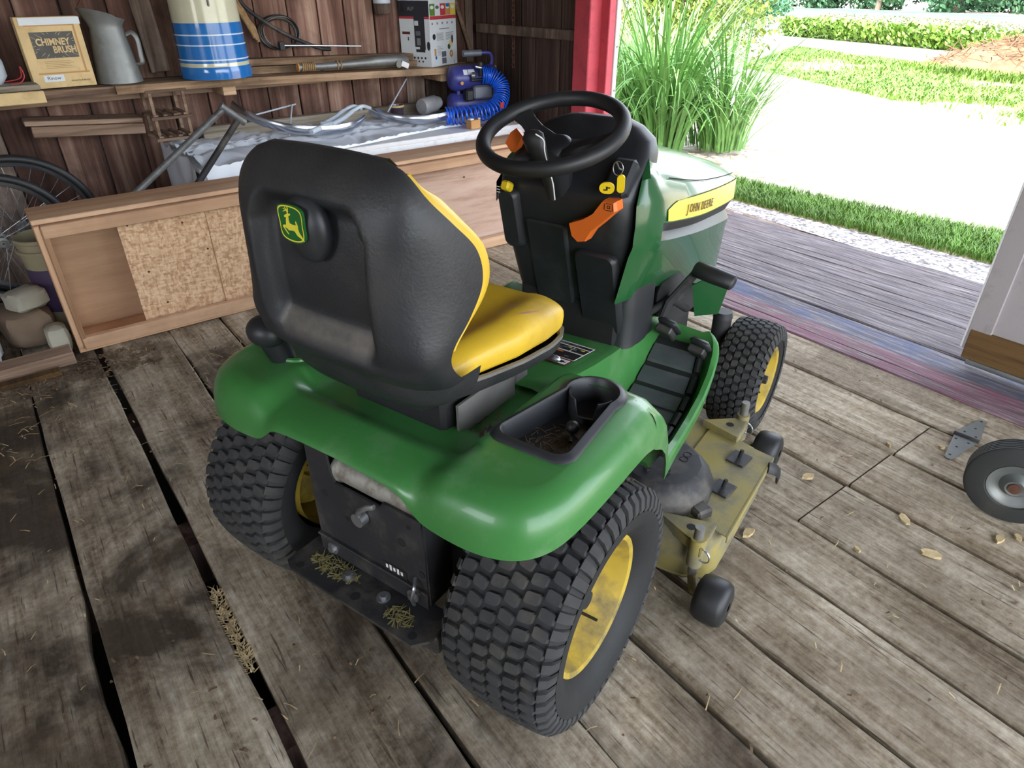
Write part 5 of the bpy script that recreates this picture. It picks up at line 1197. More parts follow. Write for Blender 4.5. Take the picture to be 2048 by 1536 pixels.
for k, (x0, x1, y0, z, mat, lab) in enumerate(((-1.3, -0.293, 2.86, 0.974, 'grey_wood', 'greyish old plank lying on the shelf left of the cardboard box'), )):
    mb = MB(); mb.box(((x0+x1)/2, y0+0.10, z+0.012), (x1-x0, 0.16, 0.024), RZ(0.03), ch=0.004); mb.build('loose_plank', M[mat], None, 30, label=lab, cat='plank')
mb = MB(); mb.box((-0.80, 2.895, 0.945), (1.03, 0.028, 0.052), ch=0.003); mb.build('shelf_edge_board', M['card'], sh_, 30)

# ------------------------------------------------------------------ things on the shelf
# chimney brush box
cb = thing('cardboard_box', 'tan cardboard carton printed chimney brush on the shelf', 'box', (-0.175, 3.03, 0.967), 0.06)
mb = MB(); rows = []
CW, CHh, CD, SHX = 0.262, 0.300, 0.07, -0.0
mb.box((0, 0, CHh/2), (CW, CD, CHh), ch=0.002); mb.build('carton', M['card'], cb, 30)
mb = MB(); mb.box((0.01, -CD/2-0.0015, CHh-0.018), (CW*0.95, 0.003, 0.030), RX(0.06)); mb.build('carton_flap', M['card_white'], cb, 0)
F_ = frame((0, -CD/2-0.0008, 0), (1, 0, 0), (0, 0, 1))
def fp(par, name, x0, z0, x1, z1, mat, h=0.0006):
    mb = MB(); mb.prism([(x0, z0), (x1, z0), (x1, z1), (x0, z1)], 0, h, F_); return mb.build(name, mat, par, 0)
for q in ((-0.10, 0.262, 0.105, 0.270), (-0.10, 0.060, 0.115, 0.067), (0.098, 0.06, 0.106, 0.268)): fp(cb, 'border_print', *q, M['brass'])
fp(cb, 'picture_panel', -0.088, 0.128, 0.090, 0.238, M['dusty_black'], 0.0009)
rr_ = random.Random(3)
for k in range(22):
    a = 2*PI*k/22+rr_.uniform(-0.1, 0.1); q0 = rr_.uniform(0.045, 0.06); q1 = q0+rr_.uniform(0.01, 0.03); mb = MB()
    cx, cz = 0.001, 0.183; ex, ez = math.cos(a)*1.5, math.sin(a)*0.85
    def cl_(x, z): return (max(-0.087, min(0.089, x)), max(0.129, min(0.237, z)))
    p0 = cl_(cx+ex*q0, cz+ez*q0); p1 = cl_(cx+ex*q1, cz+ez*q1)
    if (Vector(p0)-Vector(p1)).length < 0.004: continue
    d = (Vector(p1)-Vector(p0)).normalized(); s = Vector((-d.y, d.x))*0.0009
    mb.prism([tuple(Vector(p0)-s), tuple(Vector(p1)-s*0.3), tuple(Vector(p1)+s*0.3), tuple(Vector(p0)+s)], 0.0009, 0.0013, F_); mb.build('ray_print', M['card'], cb, 0)
text('box_lettering', 'CHIMNEY', 0.040, F_ @ Matrix.Translation((-0.072, 0.183, 0.0014)), M['card'], cb, 0.0003, sx=0.80, off=0.0012)
text('box_lettering', 'BRUSH', 0.040, F_ @ Matrix.Translation((-0.010, 0.150, 0.0014)), M['card'], cb, 0.0003, sx=0.80, off=0.0012)
fp(cb, 'address_label', -0.085, 0.028, 0.0, 0.056, M['card_white'])
text('label_writing', 'Rinow', 0.022, F_ @ Matrix.Translation((-0.072, 0.036, 0.001)), M['black_ink'], cb, 0.0002)
text('maker_lettering', 'SILVER FLUE BRUSH', 0.0095, F_ @ Matrix.Translation((0.025, 0.024, 0.001)), M['black_ink'], cb, 0.0002)
for k in range(5):
    fp(cb, 'small_print', -0.06+0.0*k, 0.085+k*0.007, 0.06-0.01*(k % 3), 0.0865+k*0.007, M['card_edge'], 0.0003)
# galvanized pitcher
pt_ = thing('tin_pitcher', 'dull galvanized tin pitcher with flared spout beside the cardboard carton', 'pitcher', (0.075, 3.06, 0.966), 0.3)
mb = MB(); rows = []
for (r, z) in ((0.106, 0.0), (0.105, 0.006), (0.100, 0.05), (0.088, 0.15), (0.076, 0.235), (0.074, 0.245)):
    rows.append([(r*math.cos(a), r*math.sin(a), z) for a in [2*PI*i/36 for i in range(36)]])
for (r, k) in ((0.076, 0.3), (0.086, 0.75), (0.092, 1.0)):
    rows.append([(r*math.cos(a)*(1+0.25*k*max(0, -math.cos(a-0.2))), r*math.sin(a), 0.245+k*(0.05+0.038*max(0, -math.cos(a-0.2))-0.02*max(0, math.cos(a)))) for a in [2*PI*i/36 for i in range(36)]])
rows.append([(x*0.965, y*0.965, z-0.001) for x, y, z in rows[-1]])
rows += [[(x*0.92, y*0.92, z) for x, y, z in rows[5]], [(x*0.93, y*0.93, z) for x, y, z in rows[1]]]
mb.grid(rows, cv=True); mb.add(rows[0], [tuple(range(36))[::-1]]); mb.build('pitcher_body', M['galv'], pt_, 40)
hd = Vector((math.cos(-0.75), math.sin(-0.75), 0))
mb = MB(); mb.tube(catmull([hd*0.082+Vector((0, 0, 0.215)), hd*0.112+Vector((0, 0, 0.222)), hd*0.130+Vector((0, 0, 0.19)), hd*0.128+Vector((0, 0, 0.12)), hd*0.125+Vector((0, 0, 0.085)), hd*0.096+Vector((0, 0, 0.078))], 6), 0.013, 8, flat=0.45); mb.build('pitcher_handle', M['galv'], pt_, 50)
mb = MB(); mb.tube([(-0.09, 0.0, 0.30), (-0.10, 0.02, 0.33), (-0.05, 0.05, 0.37), (0.02, 0.07, 0.40)], 0.006, 8); mb.build('bail_handle', M['rust'], pt_)
# striped stoneware crock
ck = thing('stoneware_crock', 'tall cream stoneware water crock with blue bands on the shelf', 'crock', (0.545, 3.013, 0.962))
prof = [(0.001, 0.0), (0.172, 0.0), (0.180, 0.010), (0.181, 0.040), (0.178, 0.055), (0.1755, 0.062), (0.1745, 0.07), (0.172, 0.13), (0.170, 0.20), (0.1685, 0.262), (0.167, 0.34), (0.166, 0.46), (0.168, 0.49), (0.160, 0.50), (0.155, 0.49), (0.155, 0.10), (0.001, 0.09)]
mb = MB(); mb.lathe(prof, (0, 0, 0), (0, 0, 1), 64); mb.build('crock_body', M['crock_cream'], ck, 40)
def band(z0, z1, mat, name, g=0.0008):
    mb = MB(); zs = [lerp(z0, z1, i/4) for i in range(5)]
    pr = [(interp(z, [(q[1], q[0]) for q in prof[2:12]])+g, z) for z in zs]
    pr = [(pr[0][0]-0.001, z0)]+pr+[(pr[-1][0]-0.001, z1)]; mb.lathe(pr, (0, 0, 0), (0, 0, 1), 64); mb.build(name, mat, ck, 40)
band(0.002, 0.060, M['crock_blue'], 'blue_band'); band(0.078, 0.262, M['crock_blue'], 'blue_band')
for (a_, b_) in ((0.090, 0.096), (0.158, 0.164), (0.205, 0.211)): band(a_, b_, M['crock_white'], 'pale_band', 0.0014)
mb = MB(); mb.box((-0.02, -0.170, 0.36), (0.010, 0.012, 0.05), RX(0.15), ch=0.003); mb.build('handle_bail_end', M['galv'], ck, 30)
# board leaning behind
mb = MB(); mb.box((0.28, 3.155, 1.22), (0.10, 0.03, 0.46), RY(-0.07), ch=0.004); mb.build('leaning_board', M['barn_grey'], None, 30, label='short weathered board standing against wall behind the striped crock', cat='board')
# enamel can at left
ec = thing('enamel_can', 'pale enamel can at the far end of the shelf beside carton', 'can', (-0.55, 3.05, 0.998))
mb = MB(); mb.lathe([(0.001, 0), (0.13, 0), (0.155, 0.03), (0.155, 0.09), (0.14, 0.14), (0.11, 0.17), (0.105, 0.17), (0.13, 0.14), (0.001, 0.10)], (0, 0, 0), (0, 0, 1), 32); mb.build('can_body', M['white_enamel'], ec, 50)
mb = MB(); mb.tube(catmull([(-0.40, 2.93, 1.003), (-0.36, 2.95, 1.004), (-0.335, 2.96, 1.03), (-0.34, 2.97, 1.07), (-0.35, 3.0, 1.02), (-0.42, 3.03, 1.004)], 6), 0.0025, 6); mb.build('twine', M['red_print'], None, 50, label='thin red twine curled on the shelf beside the carton', cat='twine')
# curved iron rod, rope, cable coil
mb = MB(); mb.tube(catmull([(0.765, 3.17, 1.36), (0.80, 3.15, 1.285), (0.90, 3.12, 1.20), (1.03, 3.11, 1.125), (1.19, 3.12, 1.062), (1.26, 3.125, 1.052)], 8), 0.011, 10); mb.build('iron_rod', M['frame_black'], None, 50, label='curved grey iron rod leaning down the wall beside the cable coil', cat='rod')
rp = thing('frayed_rope', 'frayed tan rope hanging in a loop beside the striped crock', 'rope')
for k in range(3):
    mb = MB(); mb.tube(catmull([(0.70+0.03*k, 3.17, 1.36), (0.76+0.02*k, 3.15, 1.27-0.02*k), (0.80+0.012*k, 3.13, 1.18), (0.815+0.01*k, 3.12, 1.13-0.01*k)], 6), [0.012]*14+[0.010]*5, 8); mb.build('rope_strand', M['rope'], rp, 60)
co = thing('cable_coil', 'dark coil of thin cable hanging on the wall above shelf boards', 'cable')
rr_ = random.Random(9)
for k in range(8):
    R_ = 0.095+rr_.uniform(-0.012, 0.012); c = Vector((0.975+rr_.uniform(-0.01, 0.01), 3.165-0.004*k, 1.150+rr_.uniform(-0.008, 0.008)))
    mb = MB(); mb.tube([c+Vector((R_*1.1*math.cos(a), 0.004*math.sin(3*a), R_*0.85*math.sin(a))) for a in [2*PI*i/40 for i in range(40)]], 0.003, 6, closed=True); mb.build('cable_turn', M['rubber_clean'] if k % 3 else M['grey_steel'], co, 60)
rt = thing('telescopic_rod', 'slim chrome telescopic rod with dark bracket lying on the shelf boards', 'rod')
mb = MB(); mb.box((0.955, 3.10, 1.085), (0.03, 0.03, 0.045), ch=0.003); mb.build('rod_bracket', M['frame_black'], rt, 30)
mb = MB(); mb.cyl((0.965, 3.095, 1.088), (1.12, 3.09, 1.080), 0.009, n=12); mb.build('rod_sleeve', M['chrome'], rt)
mb = MB(); mb.cyl((1.12, 3.09, 1.080), (1.44, 3.08, 1.062), 0.005, n=10); mb.build('rod_tip', M['chrome'], rt)
sc_ = thing('shelf_sticker', 'small round dark sticker with a curved mark on shelf board edge', 'sticker')
mb = MB(); mb.cyl((1.16, 3.0565, 0.960), (1.16, 3.0545, 0.960), 0.016, n=20); mb.build('sticker_disc', M['card_grey'], sc_)
text('sticker_mark', 'S', 0.026, frame((1.152, 3.0540, 0.951), (1, 0, 0), (0, 0, 1)), M['card'], sc_, 0.0003)
# pipe handled jack
jk = thing('pipe_tool', 'long grey pipe tool wrapped with cord lying along the shelf front', 'tool')
A = Vector((0.985, 2.965, 0.982)); B = Vector((1.70, 2.98, 0.968))
def al(t, dz=0.0): return A+(B-A)*t+Vector((0, 0, dz))
mb = MB(); mb.tube([al(0), al(0.2), al(0.5, 0.004), al(0.7, 0.010), al(0.85, 0.012), al(0.97, 0.008), al(1.0, 0.006)], [0.018, 0.018, 0.022, 0.030, 0.033, 0.032, 0.022], 14); mb.build('pipe_body', M['galv'], jk, 60)
mb = MB(); mb.cyl(al(-0.012), al(0.0), 0.022, n=16); mb.build('pipe_end_cap', M['brass'], jk)
for k in range(7):
    mb = MB(); c = al(0.03+0.016*k); mb.tube([c+Vector((0.003*math.sin(a), 0.0205*math.cos(a), 0.0205*math.sin(a))) for a in [2*PI*i/16 for i in range(16)]], 0.005, 6, closed=True); mb.build('cord_wrap', M['rope'], jk, 60)
for t in (0.33, 0.36):
    mb = MB(); c = al(t, 0.003); mb.tube([c+Vector((0, 0.022*math.cos(a), 0.022*math.sin(a))) for a in [2*PI*i/16 for i in range(16)]], 0.004, 6, closed=True); mb.build('cord_wrap', M['rope'], jk, 60)
mb = MB(); mb.cyl(al(0.88)+Vector((0, -0.03, -0.008)), al(0.88)+Vector((0, -0.045, -0.008)), 0.020, n=16); mb.build('tool_wheel', M['grey_steel'], jk)
mb = MB(); mb.box(al(0.94)+Vector((0, -0.04, -0.012)), (0.05, 0.012, 0.03), RY(0.4)); mb.build('tool_tab', M['white_paint'], jk, 0)
# weathered post end hanging above the shelf
ju = thing('hanging_post', 'round weathered post end with white band hanging on wall beside the carton', 'post', (1.64, 3.14, 1.225))
mb = MB(); mb.lathe([(0.001, 0), (0.040, 0), (0.047, 0.008), (0.050, 0.04), (0.052, 0.45), (0.001, 0.45)], (0, 0, 0), (0, 0, 1), 28); mb.build('post_body', M['barn_grey'], ju, 50)
mb = MB(); mb.lathe([(0.0515, 0.060), (0.0525, 0.062), (0.0525, 0.086), (0.0515, 0.088)], (0, 0, 0), (0, 0, 1), 28); mb.build('post_band', M['white_enamel'], ju, 50)
mb = MB(); mb.box((0, 0.04, 0.30), (0.06, 0.03, 0.06)); mb.build('post_bracket', M['rust'], ju, 0)
# appliance carton
ap = thing('appliance_carton', 'white and charcoal printed coffee machine carton at the corner of the shelf', 'box', (1.862, 2.955, 0.926), 0.42)
AW, AD, AH = 0.300, 0.235, 0.42   # right face along +x, left face along +y
mb = MB(); mb.box((AW/2, AD/2, AH/2), (AW, AD, AH), ch=0.0015); mb.build('carton_body', M['card_white'], ap, 30)
FR = frame((0, -0.0006, 0), (1, 0, 0), (0, 0, 1)); FL = frame((-0.0006, AD, 0), (0, -1, 0), (0, 0, 1))
def pr(Fm, name, x0, z0, x1, z1, mat, h=0.0005):
    mb = MB(); mb.prism([(x0, z0), (x1, z0), (x1, z1), (x0, z1)], 0, h, Fm); return mb.build(name, mat, ap, 0)
def prd(Fm, name, x, z, r, mat, h=0.0008, n=20, ry=None):
    mb = MB(); mb.prism([(x+r*math.cos(2*PI*i/n), z+(ry or r)*math.sin(2*PI*i/n)) for i in range(n)], 0, h, Fm); return mb.build(name, mat, ap, 0)
pr(FR, 'red_band', 0.002, 0.268, AW-0.002, 0.288, M['red_print'])
cols = [M['grass'], M['card_white'], M['red_print'], M['brass'], M['yellow_decal']]
for i in range(5):
    x0 = 0.004+i*0.0585; pr(FR, 'drink_picture', x0, 0.290, x0+0.057, 0.355, cols[i], 0.0006); prd(FR, 'drink_glass', x0+0.026, 0.335, 0.020, M['card_white'] if i != 1 else M['motor_grey'], 0.0010, 14, 0.010)
pr(FR, 'picture_stripe', 0.190, 0.335, 0.225, 0.354, M['crock_blue'], 0.0012)
for i in range(5): pr(FR, 'spec_icon', 0.020+i*0.056, 0.240, 0.034+i*0.056, 0.252, M['grey_ink'])
pr(FR, 'headline_print', 0.10, 0.212, 0.215, 0.217, M['grey_ink'])
for k in range(7): pr(FR, 'body_print', 0.068, 0.150+k*0.0065, 0.150-0.006*(k % 3), 0.1525+k*0.0065, M['grey_ink']); pr(FR, 'body_print', 0.172, 0.150+k*0.0065, 0.262-0.01*(k % 2), 0.1525+k*0.0065, M['grey_ink'])
for k in range(8): pr(FR, 'body_print', 0.068, 0.065+k*0.007, 0.11+0.014*(k % 3), 0.067+k*0.007, M['grey_ink'])
prd(FR, 'round_badge', 0.040, 0.172, 0.017, M['card_grey']); prd(FR, 'round_badge', 0.228, 0.066, 0.018, M['brass'], ry=0.022)
prd(FR, 'badge_centre', 0.228, 0.066, 0.010, M['card'], 0.0011)
pr(FR, 'pod_picture', 0.036, 0.062, 0.056, 0.104, M['brass']); prd(FR, 'pod_picture', 0.052, 0.052, 0.010, M['crock_blue'])
prd(FR, 'hand_picture', 0.205, 0.108, 0.016, M['tree']); prd(FR, 'hand_picture', 0.230, 0.128, 0.020, M['card'], 0.0009); prd(FR, 'hand_picture', 0.245, 0.150, 0.010, M['mug_brown'], 0.001, ry=0.024)
for (z0, z1) in ((0.012, 0.046), (0.052, 0.084)): pr(FR, 'code_panel', 0.118, z0, 0.168, z1, M['motor_grey'])
pr(FL, 'charcoal_band', 0.002, 0.285, AD-0.002, 0.372, M['card_grey'])
pr(FL, 'red_band', 0.002, 0.272, AD-0.002, 0.286, M['red_print'])
text('carton_lettering', 'ALP', 0.030, FL @ Matrix.Translation((0.070, 0.318, 0.001)), M['grey_ink'], ap, 0.0003)
mb = MB(); mb.prism([(0.012, 0.31), (0.052, 0.31), (0.032, 0.375)], 0, 0.0012, FL); mb.build('peak_logo', M['black_ink'], ap, 0)
for (x0, z0, x1, z1, mt_) in ((0.115, 0.115, 0.150, 0.300, 'card_grey'), (0.150, 0.100, 0.195, 0.315, 'card_grey'), (0.120, 0.085, 0.190, 0.102, 'card_grey'), (0.118, 0.235, 0.148, 0.262, 'card_white'), (0.125, 0.180, 0.160, 0.205, 'motor_grey'), (0.130, 0.125, 0.158, 0.165, 'grey_ink'), (0.020, 0.185, 0.080, 0.200, 'red_ink'), (0.060, 0.150, 0.068, 0.170, 'card_grey')):
    pr(FL, 'machine_picture', x0, z0, x1, z1, M[mt_], 0.0006+0.0004*(mt_ != 'card_grey'))
prd(FL, 'cup_picture', 0.218, 0.122, 0.012, M['card_grey'], ry=0.026)
for k in range(7): prd(FL, 'flavour_icon', 0.02+k*0.028, 0.052, 0.007, M['card_grey'])
for k in range(4): prd(FL, 'flavour_icon', 0.078+k*0.030, 0.032, 0.006, M['card_grey'])
# stick leaning in the corner, chain
mb = MB(); mb.tube([(2.20, 3.185, 1.30), (2.365-0.05, 3.165, 0.955)], 0.014, 8); mb.build('leaning_stick', M['slat_wood'], None, 50, label='bare wooden stick leaning in the wall corner beside the carton', cat='stick')
cn = thing('wall_chain', 'rusty steel chain hanging on dark boards beside the red post', 'chain')
mb = MB(); mb.tube([(0.011*math.cos(a), 0, 0.017*math.sin(a)) for a in [2*PI*i/14 for i in range(14)]], 0.0035, 6, closed=True); l0 = mb.build('chain_link', M['rust'], cn, 60)
for k in range(20):
    z = 0.93+k*0.027
    if k == 0: l0.location = (2.345, 2.73, z); continue
    inst(l0, cn, (2.345, 2.73, z), (0, 0, PI/2*(k % 2)))
# small plank on left wall & wooden rack under shelf
lw = thing('ledge_board', 'grey narrow ledge of two stacked boards fixed on the wall below shelf', 'ledge')
mb = MB(); mb.box((-0.14, 3.10, 0.800), (0.52, 0.18, 0.022), RY(0.07), ch=0.003); mb.build('ledge_top', M['slat_wood'], lw, 30)
mb = MB(); mb.box((-0.13, 3.02, 0.760), (0.50, 0.025, 0.05), RY(0.07), ch=0.003); mb.build('ledge_front', M['slat_wood'], lw, 30)
for s_ in (-0.30, 0.05):
    mb = MB(); mb.box((s_, 3.11, 0.765), (0.04, 0.16, 0.05), ch=0.003); mb.build('ledge_bracket', M['barn_grey'], lw, 30)
clump('ledge_litter', -0.14, 3.08, 0.812, 0.22, 0.06, 160, M['leaf_litter'], 12, lw, 0.03, kind='stuff')
rk = thing('hanging_rack', 'small two tier wooden slat rack hanging under the shelf', 'rack')
for x in (0.165, 0.325):
    for y in (2.93, 3.12):
        mb = MB(); mb.box((x, y, 0.805), (0.016, 0.014, 0.26), ch=0.002); mb.build('rack_post', M['slat_wood'], rk, 30)
for z in (0.690, 0.795, 0.925):
    for y in (2.93, 3.12):
        mb = MB(); mb.box((0.245, y, z), (0.20, 0.03, 0.014), ch=0.002); mb.build('rack_rail', M['slat_wood'], rk, 30)
    if z < 0.9:
        for x in (0.17, 0.215, 0.265, 0.315):
            mb = MB(); mb.box((x, 3.025, z+0.014), (0.022, 0.22, 0.010), ch=0.002); mb.build('rack_slat', M['slat_wood'], rk, 30)
# bicycle frame
bf = thing('dismantled_bicycle', 'dismantled old bicycle with grey frame and two wheels behind the pine box', 'bicycle')
H0 = Vector((0.350, 2.369, 0.907)); H1 = Vector((0.449, 2.367, 0.823))
mb = MB(); mb.cyl(H0, H1, 0.0175, n=18); mb.lathe([(0.0175, 0), (0.0195, 0.002), (0.0195, 0.012), (0.0175, 0.014)], H0, (H1-H0), 18); mb.build('head_tube', M['tube_paint'], bf)
mb = MB(); mb.cyl(H0.lerp(H1, 0.15), Vector((-0.24, 2.372, 0.48)), 0.0150, n=16); mb.build('top_tube', M['tube_paint'], bf)
mb = MB(); mb.cyl(H0.lerp(H1, 0.75), Vector((-0.02, 2.372, 0.37)), 0.0150, n=16); mb.build('down_tube', M['frame_black'], bf)
mb = MB(); mb.cyl(Vector((-0.24, 2.372, 0.48)), Vector((-0.02, 2.372, 0.37)), 0.0150, n=16); mb.cyl(Vector((-0.02, 2.354, 0.37)), Vector((-0.02, 2.389, 0.37)), 0.022, n=16); mb.build('seat_tube', M['tube_paint'], bf)
# bicycle wheels
def bwheel(c, R, tilt, label):
    mb = MB(); mb.tube([(R*math.cos(a), 0, R*math.sin(a)) for a in [2*PI*i/64 for i in range(64)]], 0.019, 10, closed=True); t = mb.build(label, M['rubber_clean'], bf, 60); t.location = c; t.rotation_euler = (tilt, 0, 0)
    mb = MB(); mb.lathe([(R-0.030, -0.010), (R-0.012, -0.013), (R-0.012, 0.013), (R-0.030, 0.010), (R-0.036, 0.0)], (0, 0, 0), (0, 1, 0), 64, True); mb.build('bike_rim', M['chrome'], t, 40)
    mb = MB(); mb.cyl((0, -0.045, 0), (0, 0.045, 0), 0.012, n=14); mb.lathe([(0.012, -0.034), (0.024, -0.032), (0.024, -0.028), (0.012, -0.026)], (0, 0, 0), (0, 1, 0), 20); mb.lathe([(0.012, 0.026), (0.024, 0.028), (0.024, 0.032), (0.012, 0.034)], (0, 0, 0), (0, 1, 0), 20); mb.cyl((0, -0.07, 0), (0, 0.07, 0), 0.005, n=8); mb.build('hub', M['galv'], t)
    for k in range(32):
        a = 2*PI*k/32; b = a+(0.75 if (k//2) % 2 else -0.75); s_ = 0.03 if k % 2 else -0.03
        mb = MB(); mb.cyl((0.022*math.cos(b), s_, 0.022*math.sin(b)), ((R-0.032)*math.cos(a), 0, (R-0.032)*math.sin(a)), 0.0013, n=5, cap=False); mb.build('spoke', M['steel'], t, 60)
    return t
bwheel((-0.655, 2.635, 0.395), 0.285, 0.06, 'front_wheel')
bwheel((-0.555, 2.78, 0.400), 0.320, 0.06, 'rear_wheel')
# bucket
bk = thing('plastic_bucket', 'old cream bucket with dark purple label tucked behind the pine box end', 'bucket', (-0.50, 2.472, 0.0))
mb = MB(); mb.lathe([(0.001, 0.0), (0.095, 0.0), (0.098, 0.01), (0.115, 0.42), (0.120, 0.425), (0.120, 0.44), (0.112, 0.44), (0.094, 0.02), (0.001, 0.015)], (0, 0, 0), (0, 0, 1), 36); mb.build('bucket_body', M['bucket_cream'], bk, 40)
mb = MB(); mb.lathe([(0.1005, 0.10), (0.1045, 0.105), (0.113, 0.30), (0.110, 0.305)], (0, 0, 0), (0, 0, 1), 36); mb.build('bucket_label', M['bucket_purple'], bk, 50)
mb = MB(); mb.lathe([(0.1165, 0.375), (0.124, 0.378), (0.124, 0.388), (0.1165, 0.391)], (0, 0, 0), (0, 0, 1), 36); mb.build('bucket_rib', M['bucket_cream'], bk, 40)
# rubble and timbers at the left wall foot
def rock(name, c, d, mat, seed, label, rz=0.0):
    r = random.Random(seed); mb = MB(); rows = []; m_, n_ = 8, 12
    for i in range(m_+1):
        row = []
        for j in range(n_):
            a = PI*i/m_; b = 2*PI*j/n_; v = Vector((spow(math.sin(a), 0.5)*spow(math.cos(b), 0.5), spow(math.sin(a), 0.5)*spow(math.sin(b), 0.5), -spow(math.cos(a), 0.5)))
            k = 1+r.uniform(-0.07, 0.07) if 0 < i < m_ else 1.0
            row.append((v.x*d[0]/2*k, v.y*d[1]/2*k, v.z*d[2]/2*k))
        rows.append(row)
    mb.grid(rows, cv=True, flip=True); o = mb.build(name, mat, None, 35, label=label, cat='stone'); o.location = c; o.rotation_euler = (0, 0, rz); return o
rock('rubble_stone', (-0.680, 2.35, 0.087), (0.20, 0.22, 0.17), M['stone'], 1, 'large brown rubble stone under the bicycle wheel', 0.2)
rock('rubble_stone', (-0.59, 2.17, 0.066), (0.09, 0.11, 0.13), M['stone_pale'], 2, 'upright pale stone beside the end of the pine box')
rock('rubble_stone', (-0.650, 2.32, 0.220), (0.15, 0.12, 0.09), M['stone_pale'], 3, 'broken pale stone lying on top of brown rubble stone', 0.5)
rock('rubble_stone', (-0.88, 2.24, 0.09), (0.16, 0.16, 0.18), M['white_paint'], 4, 'whitewashed stone at the outer end of the rubble')
rock('rubble_stone', (-0.93, 2.52, 0.05), (0.24, 0.2, 0.10), M['stone'], 6, 'flat dark stone lying behind the whitewashed stone')
mb = MB(); mb.box((-1.05, 2.045, 0.030), (0.98, 0.10, 0.055), RZ(0.02), ch=0.004); mb.build('timber', M['slat_wood'], None, 30, label='weathered timber lying on the planks beside the pine box', cat='timber')
mb = MB(); mb.box((-1.10, 1.945, 0.012), (0.95, 0.05, 0.022), RZ(0.02), ch=0.003); mb.build('wood_strip', M['door_rail'], None, 30, label='brown thin wood strip lying along the weathered timber', cat='wood strip')

# ------------------------------------------------------------------ right foreground: wheel of a hand truck, hinge, litter
hw_ = thing('cart_wheel', 'solid black rubber cart wheel with grey metal hub on the floor', 'wheel', (1.545, -0.785, 0.1285))
AXD = Vector((-0.97, -0.26, 0.0)).normalized(); R_ = 0.128
mb = MB(); prof = [(0.068, -0.030), (0.075, -0.038), (0.118, -0.036), (0.125, -0.030)]
for k in range(6): a_ = -0.026+k*0.0104; prof += [(0.128, a_-0.003), (0.128, a_+0.002), (0.1255, a_+0.0035), (0.1255, a_+0.006)]
prof += [(0.118, 0.036), (0.075, 0.038), (0.068, 0.030)]
mb.lathe(prof, (0, 0, 0), AXD, 64, True); mb.build('wheel_tire', M['wheel_rubber'], hw_, 30)
mb = MB(); mb.lathe([(0.016, 0.042), (0.024, 0.044), (0.030, 0.034), (0.040, 0.022), (0.050, 0.024), (0.060, 0.034), (0.070, 0.036), (0.072, 0.030), (0.072, -0.030), (0.05, -0.024), (0.016, -0.042)], (0, 0, 0), AXD, 48); mb.build('wheel_disc', M['galv_hub'], hw_, 40)
mb = MB(); mb.lathe([(0.001, -0.05), (0.010, -0.05), (0.010, 0.03), (0.016, 0.03), (0.016, 0.048), (0.001, 0.05)], (0, 0, 0), AXD, 18); mb.build('axle_end', M['rust'], hw_)
hg = thing('strap_hinge', 'grey triangular strap hinge lying open on the floor near cart wheel', 'hinge', (1.880, -0.547, 0.0), 0)
mb = MB(); mb.cyl((-0.004, 0.040, 0.0075), (0.004, -0.040, 0.0075), 0.0075, n=12); mb.build('hinge_pin', M['frame_black'], hg)
for s_, poly in ((1, [(0.004, -0.038), (0.020, -0.038), (0.155, -0.004), (0.163, 0.004), (0.163, 0.018), (0.155, 0.023), (0.020, 0.037), (0.004, 0.037)]), (-1, [(-0.004, 0.037), (-0.020, 0.034), (-0.172, -0.003), (-0.178, -0.010), (-0.176, -0.022), (-0.168, -0.026), (-0.018, -0.038), (-0.004, -0.038)])):
    mb = MB(); mb.prism(poly, 0.002, 0.006); lf = mb.build('hinge_leaf', M['galv_hub'], hg, 20)
    for (q, w2) in ((0.03, -0.02), (0.035, 0.02), (0.085, 0.004*s_), (0.15, 0.010*s_)):
        g = MB(); g.cyl((s_*q, w2, 0.006), (s_*q, w2, 0.0064), 0.0045, n=10); g.build('screw_hole_shade', M['dark'], lf)  # dark discs in place of the shaded countersinks
# floor litter: leaves, wood chips, straw
def to_w(q): return Vector(q)
chips = [(1.235, -0.33, 0.030), (1.285, -0.62, 0.03), (1.42, -0.83, 0.028), (1.47, -0.86, 0.02), (1.20, -0.74, 0.04), (1.05, -0.60, 0.016), (0.86, -0.37, 0.03), (1.75, -0.52, 0.016), (1.62, -0.40, 0.014)]
for k, (x, y, s_) in enumerate(chips):
    r = random.Random(k+40); mb = MB(); pts = [(s_*(0.6+0.4*r.random())*math.cos(a), s_*0.5*(0.6+0.4*r.random())*math.sin(a)) for a in [2*PI*i/7 for i in range(7)]]
    mb.prism(pts, 0.0, 0.006+0.004*r.random()); o = mb.build('wood_chip', M['dry'], None, 20, label='small pale wood chip lying loose on the floor planks', cat='wood chip', group='wood chips on the floor'); o.location = (x, y, 0.0015); o.rotation_euler = (0, 0, r.uniform(0, 6))
def straw(x0, x1, y0, y1, n, seed, name, label, mat, L=0.04, wv=0.0013, z=0.002):
    r = random.Random(seed); mb = MB()
    for i in range(n):
        x, y = r.uniform(x0, x1), r.uniform(y0, y1); th = r.uniform(0, PI); l = L*r.uniform(0.3, 1.3); b = r.uniform(-0.3, 0.3)
        p0 = Vector((x, y, z+r.uniform(0, 0.002))); d = Vector((math.cos(th), math.sin(th), 0)); p1 = p0+d*l*0.5+Vector((0, 0, r.uniform(0, 0.006))); d2 = Vector((math.cos(th+b), math.sin(th+b), 0)); p2 = p1+d2*l*0.5; p2.z = p0.z
        s = Vector((-math.sin(th), math.cos(th), 0))*wv
        mb.add([p0-s, p0+s, p1+s, p1-s, p2+s*0.5, p2-s*0.5], [(0, 1, 2, 3), (3, 2, 4, 5)])
    return mb.build(name, mat, None, 0, label=label, cat='litter', kind='stuff')
